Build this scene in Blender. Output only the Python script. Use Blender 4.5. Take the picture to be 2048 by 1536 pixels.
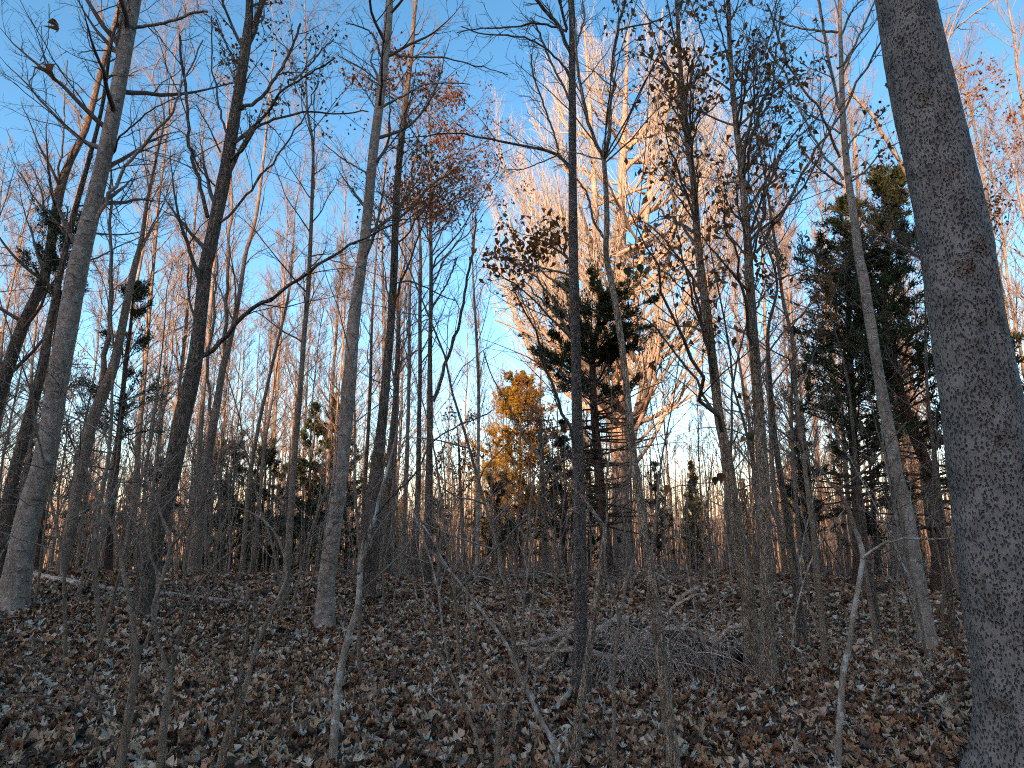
import bpy, math
import numpy as np

R = math.radians
scene = bpy.context.scene
for o in list(bpy.data.objects):
    bpy.data.objects.remove(o, do_unlink=True)
COL = scene.collection

# ------------------------------------------------------------------ camera
FPX, PITCH, EYE = 1300.0, R(11.5), 1.5          # focal length in pixels of a 2048 px wide frame
cam_data = bpy.data.cameras.new('camera')
cam_data.sensor_width = 36.0
cam_data.lens = 36.0 * FPX / 2048.0
cam_data.clip_start = 0.05
cam_data.clip_end = 6000
cam = bpy.data.objects.new('camera', cam_data)
cam.location = (0, 0, EYE)
cam.rotation_euler = (math.pi / 2 + PITCH, 0, 0)
COL.objects.link(cam)
scene.camera = cam

# ------------------------------------------------------------------ sky and sun (low sun behind the camera, to the left)
SUN_EL, SUN_AZ = R(17.0), R(205.0)               # azimuth clockwise from +Y
sun_dir = np.array([math.sin(SUN_AZ) * math.cos(SUN_EL), math.cos(SUN_AZ) * math.cos(SUN_EL), math.sin(SUN_EL)])
world = bpy.data.worlds.new('World')
scene.world = world
world.use_nodes = True
wn = world.node_tree
wn.nodes.clear()
sky = wn.nodes.new('ShaderNodeTexSky')
sky.sky_type = 'NISHITA'
sky.sun_disc = False
sky.sun_elevation = SUN_EL
sky.sun_rotation = SUN_AZ
sky.altitude = 900
sky.air_density = 1.0
sky.dust_density = 1.5
sky.ozone_density = 3.0
bg = wn.nodes.new('ShaderNodeBackground')
bg.inputs['Strength'].default_value = 0.15
wo = wn.nodes.new('ShaderNodeOutputWorld')
hs_ = wn.nodes.new('ShaderNodeHueSaturation')
hs_.inputs['Hue'].default_value = 0.488
hs_.inputs['Saturation'].default_value = 1.25
wn.links.new(sky.outputs[0], hs_.inputs['Color'])
wn.links.new(hs_.outputs[0], bg.inputs['Color'])
wn.links.new(bg.outputs[0], wo.inputs['Surface'])

sun_data = bpy.data.lights.new('sun', 'SUN')
sun_data.energy = 3.8
sun_data.angle = R(0.53)
sun_data.color = (1.0, 0.83, 0.64)
sun = bpy.data.objects.new('sun', sun_data)
from mathutils import Vector
sun.rotation_euler = Vector(sun_dir.tolist()).to_track_quat('Z', 'Y').to_euler()
COL.objects.link(sun)

vs = scene.view_settings
vs.view_transform = 'Standard'
vs.look = 'None'
vs.exposure = 1.58
vs.use_white_balance = True                      # the camera balanced for open shade
vs.white_balance_temperature = 8600
vs.white_balance_tint = 26.0
vs.gamma = 1.0
vs.use_curve_mapping = False
scene.render.engine = 'CYCLES'
cy = scene.cycles
cy.max_bounces = 4
cy.diffuse_bounces = 3
cy.glossy_bounces = 1
cy.transmission_bounces = 2
cy.transparent_max_bounces = 4
cy.caustics_reflective = False
cy.caustics_refractive = False
cy.use_denoising = False
cy.use_adaptive_sampling = True
cy.adaptive_threshold = 0.02
cy.pixel_filter_type = 'BLACKMAN_HARRIS'
cy.filter_width = 1.1

# ------------------------------------------------------------------ pixel <-> world
CP, SP = math.cos(PITCH), math.sin(PITCH)

def ray(u, v):
    x = (np.asarray(u, float) - 1024.0) / FPX
    y = -(np.asarray(v, float) - 768.0) / FPX
    return np.stack([x, CP - y * SP, SP + y * CP], -1)

def pix(u, v, d):
    """the point seen at pixel (u, v) on the upright plane y = d, and its depth along the lens axis"""
    D = ray(u, v)
    t = np.asarray(d, float) / D[..., 1]
    return np.array([0, 0, EYE]) + D * t[..., None], t

def ground_z(x, y):
    x = np.asarray(x, float); y = np.asarray(y, float)
    z = 0.10 * np.sin(x * 0.35 + 1.3) * np.sin(y * 0.31 + 0.4) + 0.05 * np.sin(x * 0.9 + y * 0.7) + 0.02 * np.sin(x * 2.3 - y * 1.9)
    z = z + 0.35 * np.exp(-((x + 9.0) / 5.0) ** 2 - ((y - 11.0) / 6.0) ** 2)      # a low swell by the left-hand trees
    z = z - 0.25 * np.exp(-((x - 11.0) / 6.0) ** 2 - ((y - 13.0) / 8.0) ** 2)
    yc = 19.5 + 1.2 * np.sin(x * 0.16 + 0.8) + 0.10 * np.clip(x, -20, 40)
    s = np.clip((y - yc) / 2.5, -30, 60)
    drop = 0.14 * 2.5 * np.log1p(np.exp(np.minimum(s, 30))) + np.where(s > 30, 0.14 * 2.5 * (s - 30), 0)
    z = z - 7.0 * np.tanh(drop / 7.0)
    # an added, unseen ridge behind the camera, shaped to keep the foreground in shade
    k = np.clip((-y - 60.0) / 200.0, 0, 1)
    k = k * k * (3 - 2 * k) * (1 - 0.6 * np.clip((-y - 262.0) / 150.0, 0, 1))
    top = 97.5 + 11.0 / (1 + np.exp((x + 150.0) / 3.0)) + 0.4 * np.sin(x * 0.16 + 1.0) + 0.3 * np.sin(x * 0.29)
    return z + k * top

def on_ground(u, v):
    D = ray(u, v)
    t = np.arange(2.0, 80.0, 0.02)
    p = np.array([0, 0, EYE]) + D * t[:, None]
    g = ground_z(p[:, 0], p[:, 1])
    i = np.argmax(p[:, 2] < g)
    return p[i] if p[i, 2] < g[i] else p[-1]

# ------------------------------------------------------------------ mesh building
class Buf:
    def __init__(s):
        s.v, s.q, s.t, s.n = [], [], [], 0
    def add(s, v, q=None, t=None):
        v = np.asarray(v, np.float32).reshape(-1, 3)
        if q is not None and len(q): s.q.append(np.asarray(q, np.int32).reshape(-1, 4) + s.n)
        if t is not None and len(t): s.t.append(np.asarray(t, np.int32).reshape(-1, 3) + s.n)
        s.v.append(v); s.n += len(v)
    def mesh(s, name, mat, origin=(0, 0, 0), smooth=True):
        v = np.concatenate(s.v) - np.asarray(origin, np.float32)
        q = np.concatenate(s.q) if s.q else np.zeros((0, 4), np.int32)
        t = np.concatenate(s.t) if s.t else np.zeros((0, 3), np.int32)
        me = bpy.data.meshes.new(name)
        me.vertices.add(len(v))
        me.vertices.foreach_set('co', v.astype(np.float32).ravel())
        li = np.concatenate([q.ravel(), t.ravel()])
        me.loops.add(len(li))
        me.loops.foreach_set('vertex_index', li)
        n = len(q) + len(t)
        me.polygons.add(n)
        st = np.concatenate([np.arange(len(q)) * 4, len(q) * 4 + np.arange(len(t)) * 3]).astype(np.int32)
        me.polygons.foreach_set('loop_start', st)
        me.polygons.foreach_set('use_smooth', np.full(n, smooth, bool))
        me.update(calc_edges=True)
        me.materials.append(mat)
        return me

def link(name, me, parent=None, loc=None):
    o = bpy.data.objects.new(name, me)
    COL.objects.link(o)
    if loc is not None: o.location = [float(c) for c in loc]
    if parent is not None: o.parent = parent
    return o

def thing(name, label, cat, loc, group=None):
    o = link(name, None, None, loc)
    o.empty_display_size = 0.2
    o['label'] = label; o['category'] = cat
    if group: o['group'] = group
    return o

def tag(o, label, cat, group=None):
    o['label'] = label; o['category'] = cat
    if group: o['group'] = group
    return o

def copy_tree(src, loc, rz, sc, label=None, group=None, tilt=(0, 0)):
    r = src.copy(); COL.objects.link(r)
    r.location = [float(c) for c in loc]; r.rotation_euler = (tilt[0], tilt[1], rz); r.scale = (sc, sc, sc)
    if label: r['label'] = label
    if group: r['group'] = group
    for ch in src.children:
        c = ch.copy(); COL.objects.link(c); c.parent = r
    return r

def norm(a):
    return a / np.maximum(np.linalg.norm(a, axis=-1, keepdims=True), 1e-9)

def tubes(buf, P, Rr, sides):
    """P (N, n, 3) polylines with radii Rr (N, n), skinned as open tubes"""
    P = np.asarray(P, float); Rr = np.asarray(Rr, float)
    N, n, _ = P.shape
    T = norm(np.gradient(P, axis=1))
    ref = norm(P[:, -1] - P[:, 0])
    a = np.where(np.abs(ref[:, 2:3]) < 0.8, np.array([[0, 0, 1.0]]), np.array([[1.0, 0.3, 0]]))
    U = norm(np.cross(T, a[:, None, :]))
    W = np.cross(T, U)
    th = np.arange(sides) * 2 * math.pi / sides
    ring = P[:, :, None, :] + Rr[:, :, None, None] * (U[:, :, None, :] * np.cos(th)[None, None, :, None] + W[:, :, None, :] * np.sin(th)[None, None, :, None])
    base = (np.arange(N) * n * sides)[:, None, None]
    i = (np.arange(n - 1) * sides)[None, :, None]
    j = np.arange(sides)[None, None, :]; j2 = (j + 1) % sides
    q = np.stack([base + i + j, base + i + j2, base + i + sides + j2, base + i + sides + j], -1)
    buf.add(ring.reshape(-1, 3), q.reshape(-1, 4))

def spline(pts, n):
    """Catmull-Rom through rows of pts, resampled evenly to n rows"""
    p = np.asarray(pts, float)
    if len(p) < 3:
        s = np.linspace(0, 1, n)[:, None]
        return p[0] * (1 - s) + p[-1] * s
    e = np.vstack([2 * p[0] - p[1], p, 2 * p[-1] - p[-2]])
    out = []
    for k in range(len(p) - 1):
        a, b, c, d = e[k:k + 4]
        t = np.linspace(0, 1, 12, endpoint=False)[:, None]
        out.append(0.5 * (2 * b + (c - a) * t + (2 * a - 5 * b + 4 * c - d) * t ** 2 + (3 * b - a - 3 * c + d) * t ** 3))
    out = np.vstack(out + [p[-1:]])
    L = np.concatenate([[0], np.cumsum(np.linalg.norm(np.diff(out[:, :3], axis=0), axis=1))])
    s = np.linspace(0, L[-1], n)
    return np.stack([np.interp(s, L, out[:, k]) for k in range(out.shape[1])], 1)

def grow(rng, S, D, L, r0, r1, n, wob, up):
    """grow N branches of n segments at once; up bends them towards +z (or down when negative)"""
    N = len(S)
    P = np.zeros((N, n + 1, 3)); P[:, 0] = S
    d = norm(D)
    step = (np.asarray(L) / n)[:, None]
    for k in range(n):
        d = norm(d + rng.normal(0, wob, (N, 3)) + np.array([0, 0, up]))
        P[:, k + 1] = P[:, k] + d * step
    s = np.linspace(0, 1, n + 1)[None, :]
    return P, np.asarray(r0)[:, None] * (1 - s) + np.asarray(r1)[:, None] * s

def spawn(rng, P, Rr, k, t0, t1, a0, a1, l0, l1, rf, taper=0.55, lift=0.0, lens=None):
    """k children on every branch of P: start, direction, length, radius"""
    N, n, _ = P.shape
    t = t0 + (t1 - t0) * (np.arange(k)[None, :] + rng.random((N, k))) / k
    x = t * (n - 1); i = np.minimum(x.astype(int), n - 2); f = (x - i)[..., None]
    row = np.arange(N)[:, None]
    A, B = P[row, i], P[row, i + 1]
    S = A * (1 - f) + B * f
    T = norm(B - A)
    rad = Rr[row, i] * (1 - f[..., 0]) + Rr[row, i + 1] * f[..., 0]
    w = norm(np.cross(T, norm(rng.normal(0, 1, (N, k, 3)))))
    ang = np.radians(a0 + (a1 - a0) * rng.random((N, k)))[..., None]
    D = T * np.cos(ang) + w * np.sin(ang) + np.array([0, 0, lift])
    Lb = np.linalg.norm(np.diff(P, axis=1), axis=2).sum(1)[:, None] if lens is None else lens
    L = Lb * (l0 + (l1 - l0) * rng.random((N, k))) * (1 - taper * t)
    r = np.minimum(rad * rf, rad * 0.85)
    return S.reshape(-1, 3), D.reshape(-1, 3), L.ravel(), r.ravel()

def trunk_mesh(buf, P, Rr, sides, rng, flare=0.6, lobes=4, rough=0.04, flare_h=0.28):
    """one trunk: rings with a root flare, swellings and an uneven outline"""
    n = len(P)
    T = norm(np.gradient(P, axis=0))
    U = norm(np.cross(T, np.array([0.0, 1.0, 0.05]))); W = np.cross(T, U)
    th = np.arange(sides) * 2 * math.pi / sides
    s = np.concatenate([[0], np.cumsum(np.linalg.norm(np.diff(P, axis=0), axis=1))])
    ph = rng.random(8) * 6.28
    h = np.maximum(s - 0.1, 0)[:, None]
    g = np.exp(-h / (flare_h)) * flare
    lob = 1 + 0.45 * np.cos(lobes * th + ph[0])[None, :] + 0.2 * np.cos((lobes + 3) * th + ph[1])[None, :]
    nz = 0
    for k in range(5):
        nz = nz + rough / (1 + 0.5 * k) * np.sin((k + 1) * th[None, :] + (0.9 + 1.7 * k) * s[:, None] + ph[k]) * np.sin((1.3 + 2.1 * k) * s[:, None] + ph[(k + 3) % 8])
    nz = nz + rough * 0.5 * rng.normal(0, 0.5, (n, sides))
    rr = Rr[:, None] * (1 + g * lob + nz)
    ring = P[:, None, :] + rr[..., None] * (U[:, None, :] * np.cos(th)[None, :, None] + W[:, None, :] * np.sin(th)[None, :, None])
    i = (np.arange(n - 1) * sides)[:, None]; j = np.arange(sides)[None, :]; j2 = (j + 1) % sides
    q = np.stack([i + j, i + j2, i + sides + j2, i + sides + j], -1)
    v = np.vstack([ring.reshape(-1, 3), P[-1:]])
    top = np.stack([np.full(sides, n * sides), (n - 1) * sides + np.arange(sides), (n - 1) * sides + (np.arange(sides) + 1) % sides], 1)
    buf.add(v, q.reshape(-1, 4), top)

def rot_basis(rng, N, tilt):
    """N random frames: yaw free, tilted by up to about tilt radians"""
    yaw = rng.random(N) * 6.2832
    x = np.stack([np.cos(yaw), np.sin(yaw), rng.normal(0, tilt, N)], 1); x = norm(x)
    z = norm(np.stack([rng.normal(0, tilt, N), rng.normal(0, tilt, N), np.ones(N)], 1))
    y = norm(np.cross(z, x)); z = np.cross(x, y)
    return x, y, z

def scatter(buf, tmpl, pos, X, Y, Z, size):
    """copies of a small template (verts, quads, tris) written into one mesh"""
    tv, tq, tt = tmpl
    N, n = len(pos), len(tv)
    v = pos[:, None, :] + size[:, None, None] * (tv[None, :, 0:1] * X[:, None, :] + tv[None, :, 1:2] * Y[:, None, :] + tv[None, :, 2:3] * Z[:, None, :])
    off = (np.arange(N) * n)[:, None, None]
    q = (np.asarray(tq)[None] + off).reshape(-1, 4) if len(tq) else None
    t = (np.asarray(tt)[None] + off).reshape(-1, 3) if len(tt) else None
    buf.add(v.reshape(-1, 3), q, t)

def leaf_template(stations, width, curl, roll, twist, fold=0.0, xo=0.0):
    """a leaf along x from 0 to 1: rows (left, rib, right) with lobed half widths"""
    v = []
    for k, (s, w) in enumerate(stations):
        for c in (-1, 0, 1):
            y = c * w * width
            z = curl * (s - 0.4) ** 2 * 4 * 0.25 + roll * (y / max(width, 1e-6)) ** 2 * width + fold * abs(y) + twist * y * (s - 0.5)
            v.append((s - xo + (0.05 * abs(c) if 0 < s < 1 else 0), y, z))
    q = []
    for k in range(len(stations) - 1):
        a = 3 * k
        q += [(a, a + 1, a + 4, a + 3), (a + 1, a + 2, a + 5, a + 4)]
    return np.array(v, float), q, []

OAK = [(0, 0.05), (0.20, 0.60), (0.32, 0.22), (0.48, 1.0), (0.60, 0.34), (0.76, 0.80), (1.0, 0.06)]
OVAL = [(0, 0.05), (0.15, 0.55), (0.38, 0.95), (0.62, 0.85), (0.82, 0.5), (1.0, 0.03)]
STAR = [(0, 0.05), (0.18, 0.75), (0.28, 0.38), (0.44, 1.15), (0.56, 0.38), (0.74, 0.5), (1.0, 0.03)]
SMALL = [(0, 0.08), (0.35, 0.9), (0.62, 0.5), (1.0, 0.06)]
HEART = [(-0.10, 0.35), (0.0, 0.75), (0.15, 0.95), (0.32, 0.9), (0.55, 0.6), (0.8, 0.24), (1.05, 0.02)]

# ------------------------------------------------------------------ materials
def new_mat(name):
    m = bpy.data.materials.new(name); m.use_nodes = True
    nt = m.node_tree; nt.nodes.clear()
    return m, nt

def N(nt, kind, **kw):
    n = nt.nodes.new(kind)
    for k, v in kw.items():
        if k in n.inputs: n.inputs[k].default_value = v
        else: setattr(n, k, v)
    return n

def bark(name, dark, light, scale=18, zs=0.25, crack=0.5, crack_scale=14, lichen=0.0, lichen_col=(0.48, 0.41, 0.36), bump=0.5, band=0.0, rough=0.9):
    warm = (1.50, 1.15, 0.97)
    dark = tuple(a * b for a, b in zip(dark, warm)); light = tuple(a * b for a, b in zip(light, warm))
    m, nt = new_mat(name)
    L = nt.links.new
    tc = N(nt, 'ShaderNodeTexCoord')
    mp = N(nt, 'ShaderNodeMapping'); mp.inputs['Scale'].default_value = (1, 1, zs)
    L(tc.outputs['Object'], mp.inputs[0])
    n1 = N(nt, 'ShaderNodeTexNoise', Scale=scale, Detail=5.0, Roughness=0.65); L(mp.outputs[0], n1.inputs['Vector'])
    ramp = N(nt, 'ShaderNodeValToRGB')
    ramp.color_ramp.elements[0].position = 0.32; ramp.color_ramp.elements[0].color = (*dark, 1)
    ramp.color_ramp.elements[1].position = 0.68; ramp.color_ramp.elements[1].color = (*light, 1)
    L(n1.outputs['Fac'], ramp.inputs[0])
    col = ramp.outputs[0]
    vor = N(nt, 'ShaderNodeTexVoronoi', feature='DISTANCE_TO_EDGE', Scale=crack_scale)
    dis = N(nt, 'ShaderNodeMixRGB', blend_type='ADD'); dis.inputs[0].default_value = 0.25
    L(mp.outputs[0], dis.inputs[1]); L(n1.outputs['Color'], dis.inputs[2]); L(dis.outputs[0], vor.inputs['Vector'])
    cr = N(nt, 'ShaderNodeMapRange'); cr.inputs['From Min'].default_value = 0.0; cr.inputs['From Max'].default_value = 0.16
    cr.inputs['To Min'].default_value = 1 - crack; cr.inputs['To Max'].default_value = 1.0
    L(vor.outputs['Distance'], cr.inputs['Value'])
    mul = N(nt, 'ShaderNodeMixRGB', blend_type='MULTIPLY'); mul.inputs[0].default_value = 1.0
    L(col, mul.inputs[1]); L(cr.outputs[0], mul.inputs[2]); col = mul.outputs[0]
    # slow changes of tone along the stem
    n0 = N(nt, 'ShaderNodeTexNoise', Scale=2.2, Detail=3.0); L(tc.outputs['Object'], n0.inputs['Vector'])
    r0 = N(nt, 'ShaderNodeMapRange'); r0.inputs['From Min'].default_value = 0.3; r0.inputs['From Max'].default_value = 0.7
    r0.inputs['To Min'].default_value = 0.72; r0.inputs['To Max'].default_value = 1.22
    L(n0.outputs['Fac'], r0.inputs['Value'])
    m0 = N(nt, 'ShaderNodeMixRGB', blend_type='MULTIPLY'); m0.inputs[0].default_value = 1.0
    L(col, m0.inputs[1]); L(r0.outputs[0], m0.inputs[2]); col = m0.outputs[0]
    if band > 0:                                   # short dark cross marks of smooth young bark
        mb = N(nt, 'ShaderNodeMapping'); mb.inputs['Scale'].default_value = (1, 1, 5.0); L(tc.outputs['Object'], mb.inputs[0])
        nb = N(nt, 'ShaderNodeTexNoise', Scale=6.5, Detail=3.0); L(mb.outputs[0], nb.inputs['Vector'])
        rb = N(nt, 'ShaderNodeMapRange'); rb.inputs['From Min'].default_value = 0.58; rb.inputs['From Max'].default_value = 0.70
        rb.inputs['To Min'].default_value = 1.0; rb.inputs['To Max'].default_value = 1 - band
        L(nb.outputs['Fac'], rb.inputs['Value'])
        m3 = N(nt, 'ShaderNodeMixRGB', blend_type='MULTIPLY'); m3.inputs[0].default_value = 1.0
        L(col, m3.inputs[1]); L(rb.outputs[0], m3.inputs[2]); col = m3.outputs[0]
    if lichen > 0:
        n2 = N(nt, 'ShaderNodeTexNoise', Scale=9.0, Detail=6.0, Roughness=0.7); L(tc.outputs['Object'], n2.inputs['Vector'])
        lr = N(nt, 'ShaderNodeMapRange'); lr.inputs['From Min'].default_value = 0.62 - 0.12 * lichen; lr.inputs['From Max'].default_value = 0.70 - 0.10 * lichen
        lr.inputs['To Max'].default_value = min(1.0, 0.5 + 0.4 * lichen)
        L(n2.outputs['Fac'], lr.inputs['Value'])
        mx = N(nt, 'ShaderNodeMixRGB'); mx.inputs[2].default_value = (*lichen_col, 1)
        L(lr.outputs[0], mx.inputs[0]); L(col, mx.inputs[1]); col = mx.outputs[0]
    hs = N(nt, 'ShaderNodeMath', operation='ADD')
    hc = N(nt, 'ShaderNodeMath', operation='MULTIPLY'); hc.inputs[1].default_value = crack
    L(cr.outputs[0], hc.inputs[0]); L(hc.outputs[0], hs.inputs[0]); L(n1.outputs['Fac'], hs.inputs[1])
    bp = N(nt, 'ShaderNodeBump', Strength=bump, Distance=0.02); L(hs.outputs[0], bp.inputs['Height'])
    bs = N(nt, 'ShaderNodeBsdfPrincipled', Roughness=rough)
    bs.inputs['Specular IOR Level'].default_value = 0.25
    L(col, bs.inputs['Base Color']); L(bp.outputs[0], bs.inputs['Normal'])
    out = N(nt, 'ShaderNodeOutputMaterial'); L(bs.outputs[0], out.inputs[0])
    return m

def twig_mat(name, a, b, spec=0.2):
    m, nt = new_mat(name)
    L = nt.links.new
    tc = N(nt, 'ShaderNodeTexCoord')
    n1 = N(nt, 'ShaderNodeTexNoise', Scale=3.0, Detail=2.0); L(tc.outputs['Object'], n1.inputs['Vector'])
    ramp = N(nt, 'ShaderNodeValToRGB')
    ramp.color_ramp.elements[0].position = 0.3; ramp.color_ramp.elements[0].color = (*a, 1)
    ramp.color_ramp.elements[1].position = 0.7; ramp.color_ramp.elements[1].color = (*b, 1)
    L(n1.outputs['Fac'], ramp.inputs[0])
    bs = N(nt, 'ShaderNodeBsdfPrincipled', Roughness=0.75)
    bs.inputs['Specular IOR Level'].default_value = spec
    L(ramp.outputs[0], bs.inputs['Base Color'])
    out = N(nt, 'ShaderNodeOutputMaterial'); L(bs.outputs[0], out.inputs[0])
    return m

def leaf_mat(name, cols, translucent=0.3, veins=True, rough=0.7):
    m, nt = new_mat(name)
    L = nt.links.new
    geo = N(nt, 'ShaderNodeNewGeometry'); oi = N(nt, 'ShaderNodeObjectInfo')
    ad = N(nt, 'ShaderNodeMath', operation='ADD'); L(geo.outputs['Random Per Island'], ad.inputs[0]); L(oi.outputs['Random'], ad.inputs[1])
    fr = N(nt, 'ShaderNodeMath', operation='FRACT'); L(ad.outputs[0], fr.inputs[0])
    ramp = N(nt, 'ShaderNodeValToRGB'); cr = ramp.color_ramp; cr.interpolation = 'LINEAR'
    while len(cr.elements) > 1: cr.elements.remove(cr.elements[-1])
    for k, c in enumerate(cols):
        e = cr.elements[0] if k == 0 else cr.elements.new(k / (len(cols) - 1))
        e.position = k / (len(cols) - 1); e.color = (*c, 1)
    L(fr.outputs[0], ramp.inputs[0])
    col = ramp.outputs[0]
    if veins:
        tc = N(nt, 'ShaderNodeTexCoord')
        n1 = N(nt, 'ShaderNodeTexNoise', Scale=35.0, Detail=3.0); L(tc.outputs['Object'], n1.inputs['Vector'])
        mr = N(nt, 'ShaderNodeMapRange'); mr.inputs['From Min'].default_value = 0.3; mr.inputs['From Max'].default_value = 0.7
        mr.inputs['To Min'].default_value = 0.65; mr.inputs['To Max'].default_value = 1.2
        L(n1.outputs['Fac'], mr.inputs['Value'])
        mu = N(nt, 'ShaderNodeMixRGB', blend_type='MULTIPLY'); mu.inputs[0].default_value = 1.0
        L(col, mu.inputs[1]); L(mr.outputs[0], mu.inputs[2]); col = mu.outputs[0]
    bs = N(nt, 'ShaderNodeBsdfPrincipled', Roughness=rough); bs.inputs['Specular IOR Level'].default_value = 0.3
    L(col, bs.inputs['Base Color'])
    tr = N(nt, 'ShaderNodeBsdfTranslucent'); L(col, tr.inputs['Color'])
    mx = N(nt, 'ShaderNodeMixShader'); mx.inputs[0].default_value = translucent
    L(bs.outputs[0], mx.inputs[1]); L(tr.outputs[0], mx.inputs[2])
    out = N(nt, 'ShaderNodeOutputMaterial'); L(mx.outputs[0], out.inputs[0])
    return m

def ground_mat():
    m, nt = new_mat('leaf_covered_soil')
    L = nt.links.new
    tc = N(nt, 'ShaderNodeTexCoord')
    n0 = N(nt, 'ShaderNodeTexNoise', Scale=1.5, Detail=4.0); L(tc.outputs['Object'], n0.inputs['Vector'])
    vor = N(nt, 'ShaderNodeTexVoronoi', Scale=16.0); 
    dis = N(nt, 'ShaderNodeMixRGB', blend_type='ADD'); dis.inputs[0].default_value = 0.12
    n9 = N(nt, 'ShaderNodeTexNoise', Scale=22.0, Detail=2.0); L(tc.outputs['Object'], n9.inputs['Vector'])
    L(tc.outputs['Object'], dis.inputs[1]); L(n9.outputs['Color'], dis.inputs[2]); L(dis.outputs[0], vor.inputs['Vector'])
    sep = N(nt, 'ShaderNodeSeparateColor'); L(vor.outputs['Color'], sep.inputs[0])
    ramp = N(nt, 'ShaderNodeValToRGB'); cr = ramp.color_ramp
    cr.elements[0].position = 0; cr.elements[0].color = (0.03, 0.02, 0.014, 1)
    cr.elements[1].position = 1; cr.elements[1].color = (0.22, 0.15, 0.095, 1)
    e = cr.elements.new(0.45); e.color = (0.075, 0.045, 0.028, 1)
    e = cr.elements.new(0.75); e.color = (0.13, 0.075, 0.045, 1)
    L(sep.outputs[0], ramp.inputs[0])
    mr = N(nt, 'ShaderNodeMapRange'); mr.inputs['To Min'].default_value = 0.6; mr.inputs['To Max'].default_value = 1.2
    L(n0.outputs['Fac'], mr.inputs['Value'])
    mu = N(nt, 'ShaderNodeMixRGB', blend_type='MULTIPLY'); mu.inputs[0].default_value = 1.0
    L(ramp.outputs[0], mu.inputs[1]); L(mr.outputs[0], mu.inputs[2])
    bp = N(nt, 'ShaderNodeBump', Strength=0.8, Distance=0.03); L(sep.outputs[1], bp.inputs['Height'])
    bs = N(nt, 'ShaderNodeBsdfPrincipled', Roughness=0.9); bs.inputs['Specular IOR Level'].default_value = 0.2
    L(mu.outputs[0], bs.inputs['Base Color']); L(bp.outputs[0], bs.inputs['Normal'])
    out = N(nt, 'ShaderNodeOutputMaterial'); L(bs.outputs[0], out.inputs[0])
    return m

def pitted_bark():
    """young smooth bark broken into small upright pits and flecks"""
    m, nt = new_mat('pitted_grey_bark')
    L = nt.links.new
    tc = N(nt, 'ShaderNodeTexCoord')
    mp = N(nt, 'ShaderNodeMapping'); mp.inputs['Scale'].default_value = (1, 1, 0.5); L(tc.outputs['Object'], mp.inputs[0])
    nw = N(nt, 'ShaderNodeTexNoise', Scale=20.0, Detail=2.0); L(mp.outputs[0], nw.inputs['Vector'])
    dis = N(nt, 'ShaderNodeMixRGB', blend_type='ADD'); dis.inputs[0].default_value = 0.03
    L(mp.outputs[0], dis.inputs[1]); L(nw.outputs['Color'], dis.inputs[2])
    vo = N(nt, 'ShaderNodeTexVoronoi', Scale=72.0); L(dis.outputs[0], vo.inputs['Vector'])
    nv = N(nt, 'ShaderNodeTexNoise', Scale=130.0, Detail=2.0); L(mp.outputs[0], nv.inputs['Vector'])
    av = N(nt, 'ShaderNodeMath', operation='MULTIPLY_ADD'); av.inputs[1].default_value = 0.5; L(nv.outputs['Fac'], av.inputs[0]); L(vo.outputs['Distance'], av.inputs[2])
    pit = N(nt, 'ShaderNodeMapRange'); pit.inputs['From Min'].default_value = 0.42; pit.inputs['From Max'].default_value = 0.72
    L(av.outputs[0], pit.inputs['Value'])
    ramp = N(nt, 'ShaderNodeValToRGB'); cr = ramp.color_ramp
    cr.elements[0].position = 0.0; cr.elements[0].color = (0.085, 0.062, 0.052, 1)
    cr.elements[1].position = 1.0; cr.elements[1].color = (0.235, 0.175, 0.145, 1)
    e = cr.elements.new(0.5); e.color = (0.145, 0.106, 0.088, 1)
    L(pit.outputs[0], ramp.inputs[0])
    n2 = N(nt, 'ShaderNodeTexNoise', Scale=5.0, Detail=5.0, Roughness=0.65); L(tc.outputs['Object'], n2.inputs['Vector'])
    mr = N(nt, 'ShaderNodeMapRange'); mr.inputs['From Min'].default_value = 0.3; mr.inputs['From Max'].default_value = 0.7
    mr.inputs['To Min'].default_value = 0.55; mr.inputs['To Max'].default_value = 1.45
    L(n2.outputs['Fac'], mr.inputs['Value'])
    mu = N(nt, 'ShaderNodeMixRGB', blend_type='MULTIPLY'); mu.inputs[0].default_value = 1.0
    L(ramp.outputs[0], mu.inputs[1]); L(mr.outputs[0], mu.inputs[2])
    n3 = N(nt, 'ShaderNodeTexNoise', Scale=17.0, Detail=5.0, Roughness=0.75); L(tc.outputs['Object'], n3.inputs['Vector'])
    lr = N(nt, 'ShaderNodeMapRange'); lr.inputs['From Min'].default_value = 0.645; lr.inputs['From Max'].default_value = 0.70; lr.inputs['To Max'].default_value = 0.8
    L(n3.outputs['Fac'], lr.inputs['Value'])
    mx = N(nt, 'ShaderNodeMixRGB'); mx.inputs[2].default_value = (0.42, 0.44, 0.43, 1)
    L(lr.outputs[0], mx.inputs[0]); L(mu.outputs[0], mx.inputs[1])
    bp = N(nt, 'ShaderNodeBump', Strength=1.0, Distance=0.012); L(pit.outputs[0], bp.inputs['Height'])
    bs = N(nt, 'ShaderNodeBsdfPrincipled', Roughness=0.8); bs.inputs['Specular IOR Level'].default_value = 0.3
    L(mx.outputs[0], bs.inputs['Base Color']); L(bp.outputs[0], bs.inputs['Normal'])
    out = N(nt, 'ShaderNodeOutputMaterial'); L(bs.outputs[0], out.inputs[0])
    return m

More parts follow.
